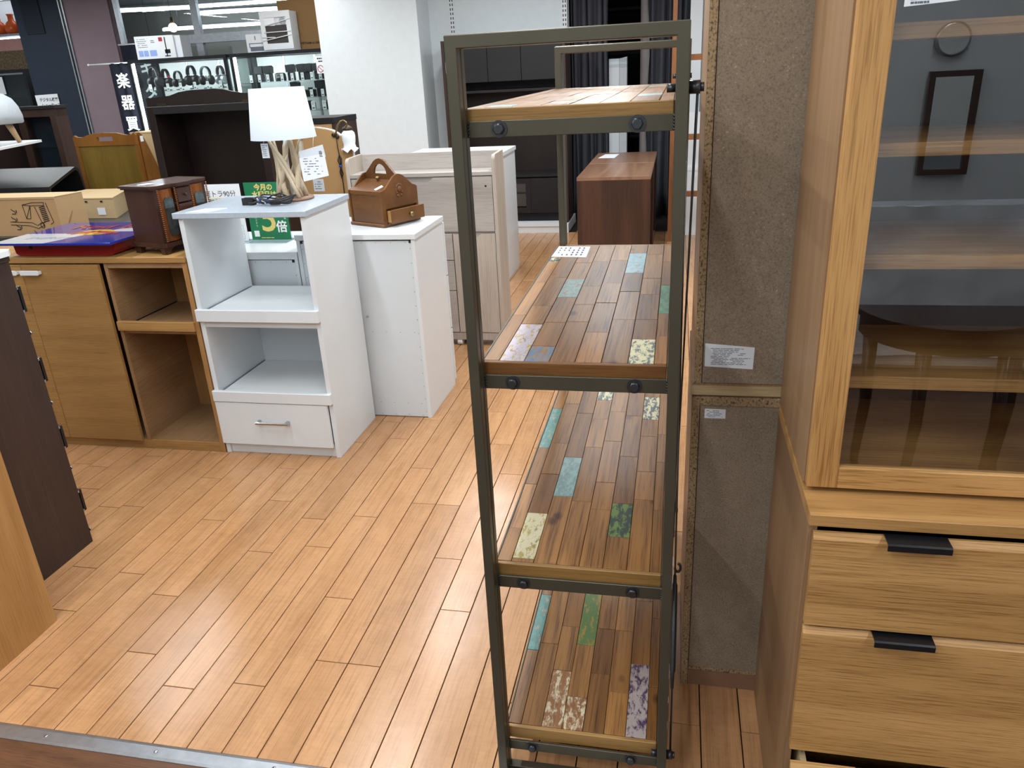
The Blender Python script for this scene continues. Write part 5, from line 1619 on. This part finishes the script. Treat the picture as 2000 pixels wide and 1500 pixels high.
# glazed dark cabinet, dark bureau and stool at the left edge
gcab = thing('glazed_cabinet', 'narrow dark brown cabinet with one glass door behind the stool', 'cabinet', (-4.3400, 4.9, 0))
gf = MB().frame(-4.4900, -4.1800, .3, 1.515, 4.84, 4.87, .045, .05).build('door', 'dark_wood_v', gcab)
BX(-4.4450, -4.2250, 4.852, 4.857, .35, 1.465).build('glass_pane', 'pane', gf)
BX(-4.5100, -4.1600, 4.83, 4.97, 1.5155, 1.535).build('top_board', 'dark_wood_h', gcab)
BX(-4.4950, -4.4750, 4.871, 4.96, 0, 1.515).build('side_panel', 'dark_wood_v', gcab)
BX(-4.2000, -4.1800, 4.871, 4.96, 0, 1.515).build('side_panel', 'dark_wood_v', gcab)
BX(-4.4745, -4.2005, 4.945, 4.959, .01, 1.51).build('back_panel', 'navy', gcab)
BX(-4.4900, -4.1850, 4.84, 4.8705, 0, .2995).build('kick_board', 'dark_wood_v', gcab)
for z in (.6, .95, 1.25):
    BX(-4.4740, -4.2010, 4.875, 4.94, z, z + .008).build('glass_shelf', 'pane', gcab)
bu = thing('dark_bureau', 'dark brown bureau at the frame edge under the white display board', 'bureau', (-4.45, 4.3, 0))
BX(-5.2, -4.53, 4.5, 4.95, 0, 1.50, .003).build('body', 'espresso', bu)
BX(-5.22, -4.52, 4.48, 4.96, 1.5005, 1.525, .003).build('top_board', 'dark_wood_h', bu)
for (za, zb) in ((.1, .5), (.52, .95), (.97, 1.45)):
    d = BX(-5.18, -4.55, 4.482, 4.4995, za, zb, .002).build('drawer', 'espresso', bu)
    MB().lathe([(.006, 4.482), (.012, 4.462)], (-4.62, 0, (za + zb) / 2 - .03), 10, 'Y').build('knob', 'dark_bronze', d)
wd_ = thing('display_rack', 'white slanted display board with clear lip carrying the grey stool', 'display board', (-4.05, 4.1, 1.3))
MB().prism([(3.85, 1.318), (4.25, 1.338), (4.25, 1.352), (3.85, 1.33)], 'X', -4.75, -3.81).build('board', 'white_lam', wd_)
MB().prism([(3.845, 1.318), (3.849, 1.318), (3.849, 1.352), (3.845, 1.352)], 'X', -4.75, -3.81).build('clear_lip', 'acrylic', wd_)
for x in (-4.72, -4.58):
    MB().prism([(3.95, 1.316), (4.478, 1.336), (4.478, 1.25), (4.46, 1.25)], 'X', x, x + .02).build('bracket', 'white_lam', wd_)
stl = thing('upholstered_stool', 'light grey upholstered stool with round wooden legs on the display board', 'stool', (-4.1, 4.06, 1.345))
sp = [(-4.710, 1.455), (-3.845, 1.455), (-3.832, 1.463), (-3.830, 1.50), (-3.845, 1.55), (-3.875, 1.592), (-3.930, 1.622), (-4.010, 1.632), (-4.710, 1.632)]
MB().prism([(-4.230 + (x + 4.23) * 1.0, z) for x, z in sp if x > -4.610] + [(-4.230, 1.632), (-4.230, 1.455)], 'Y', 3.93, 4.18, True).build('seat', 'grey_fabric', stl)
for (x, y) in ((-3.910, 3.97), (-4.160, 3.97), (-3.910, 4.14), (-4.160, 4.14)):
    zb = 1.3345 + (y - 3.85) * .055
    MB().tube([(x + .045, y, zb), (x, y, 1.454)], [.013, .020], 12).build('leg', 'stool_leg', stl)

# ================================================================== LAMPS OF THE HALL
for i, (lx, y0, y1) in enumerate(LIGHT_ROWS):
    t = thing('ceiling_light_row', ['row of ceiling tube lights nearest the navy pillar', 'row of ceiling tube lights near the mauve pillar', 'row of ceiling tube lights over the sideboard', 'row of ceiling tube lights over the white stand', 'row of ceiling tube lights over the steel rack', 'row of ceiling tube lights beyond the oak cupboard'][i], 'ceiling light', (lx, (y0 + y1) / 2, 2.74), 0, 'ceiling light rows')
    BX(lx - .09, lx + .09, y0 - .05, y1 + .05, 2.74, 2.845).build('housing', 'white_lam', t)
for i_, (xa, xb, ya, yb, z) in enumerate(((-7.6, -6.3, 9.9, 10.3, 2.58), (-6.25, -4.2, 10.25, 10.55, 2.5), (-7.6, -5.0, 11.4, 11.7, 2.42), (-7.6, -4.2, 11.0, 11.25, 2.66))):
    t = thing('corridor_tube_lamp', ['nearest', 'second', 'farthest', 'highest'][i_] + ' fluorescent tube lamp glowing behind the shop window', 'lamp', (xa, ya, z), 0, 'tube lamps behind the window')
    MB().tube([(xa, ya, z), (xb, yb, z)], .018, 8).build('tube', 'tube_glow', t)
    MB().tube([(xa, ya, z + .035), (xb, yb, z + .035)], .014, 6).build('housing', 'alu', t)
    for q in (0.1, 0.9):
        MB().tube([(xa + (xb - xa) * q, ya + (yb - ya) * q, z + .03), (xa + (xb - xa) * q, ya + (yb - ya) * q, 2.85)], .004, 5).build('hanger', 'alu', t)
bl = thing('globe_lamp', 'small warm globe bulb hanging behind the shop window', 'lamp', (-6.45, 9.9, 2.3))
MB().ball((-6.45, 9.9, 2.33), .055, 12).build('bulb', 'bulb_glow', bl)
MB().tube([(-6.45, 9.9, 2.37), (-6.45, 9.9, 2.45)], .02, 8).tube([(-6.45, 9.9, 2.45), (-6.45, 9.9, 2.85)], .003, 5).build('socket', 'dark_bronze', bl)

# ================================================================== THE SIDE OF THE HALL MIRRORED IN THE CUPBOARD GLASS
ht = thing('half_round_table', 'dark half-round console table mirrored in the cupboard glass', 'table', (.98, -.35, 0))
arc = [(.98 + .31 * math.cos(a), -.33 + .30 * math.sin(a)) for a in [i * math.pi / 16 for i in range(17)]]
MB().prism(arc, 'Z', .70, .72).build('top', 'mahogany', ht)
MB().prism([(.98 + (x - .98) * .93, -.325 + (y + .33) * .93) for x, y in arc], 'Z', .62, .6995).build('apron', 'mahogany', ht)
for (x, y) in ((.73, -.29), (1.23, -.29), (.86, -.09), (1.12, -.09)):
    MB().tube([(x, y, .6195), (x + .01, y, .35), (x - .005, y, .1), (x + .015, y, 0)], [.027, .022, .017, .015], 8).build('leg', 'mahogany', ht)
mt_ = thing('wrapped_mattress', 'plastic wrapped mattress reflected behind the half-round table in the cupboard glass', 'mattress', (1.2, -1.6, 0))
vs, fs = [], []
rm = random.Random(3)
for i in range(29):
    for j in range(13):
        vs.append((.55 + 1.9 * i / 28, -1.50 + rm.uniform(-.02, .02), .1 + .78 * j / 12))
for i in range(28):
    for j in range(12):
        k = i * 13 + j
        fs.append((k, k + 13, k + 14, k + 1))
MB().add(vs, fs, True).build('wrapping', 'plastic_sheet', mt_)
BX(.56, 2.44, -1.75, -1.54, 0, .87, .03).build('core', 'plastic_sheet', mt_)
mr = thing('framed_mirror', 'tall brown framed mirror reflected in the cupboard glass door', 'mirror', (1.68, -2.95, 0))
MB().frame(1.53, 1.83, .83, 1.46, -2.97, -2.93, .035).build('frame', 'mahogany', mr)
BX(1.565, 1.795, -2.96, -2.95, .865, 1.425).build('glass', 'mirror_silver', mr)
rm_ = thing('round_wall_mirror', 'small round wall mirror reflected in the cupboard glass door', 'mirror', (1.64, -2.97, 1.62))
MB().lathe([(.10, -2.99), (.10, -2.955), (.088, -2.95)], (1.64, 0, 1.64), 28, 'Y').build('frame', 'alu', rm_)
MB().lathe([(.086, -2.952), (.086, -2.948)], (1.64, 0, 1.64), 28, 'Y').build('glass', 'mirror_silver', rm_)

flush_text()
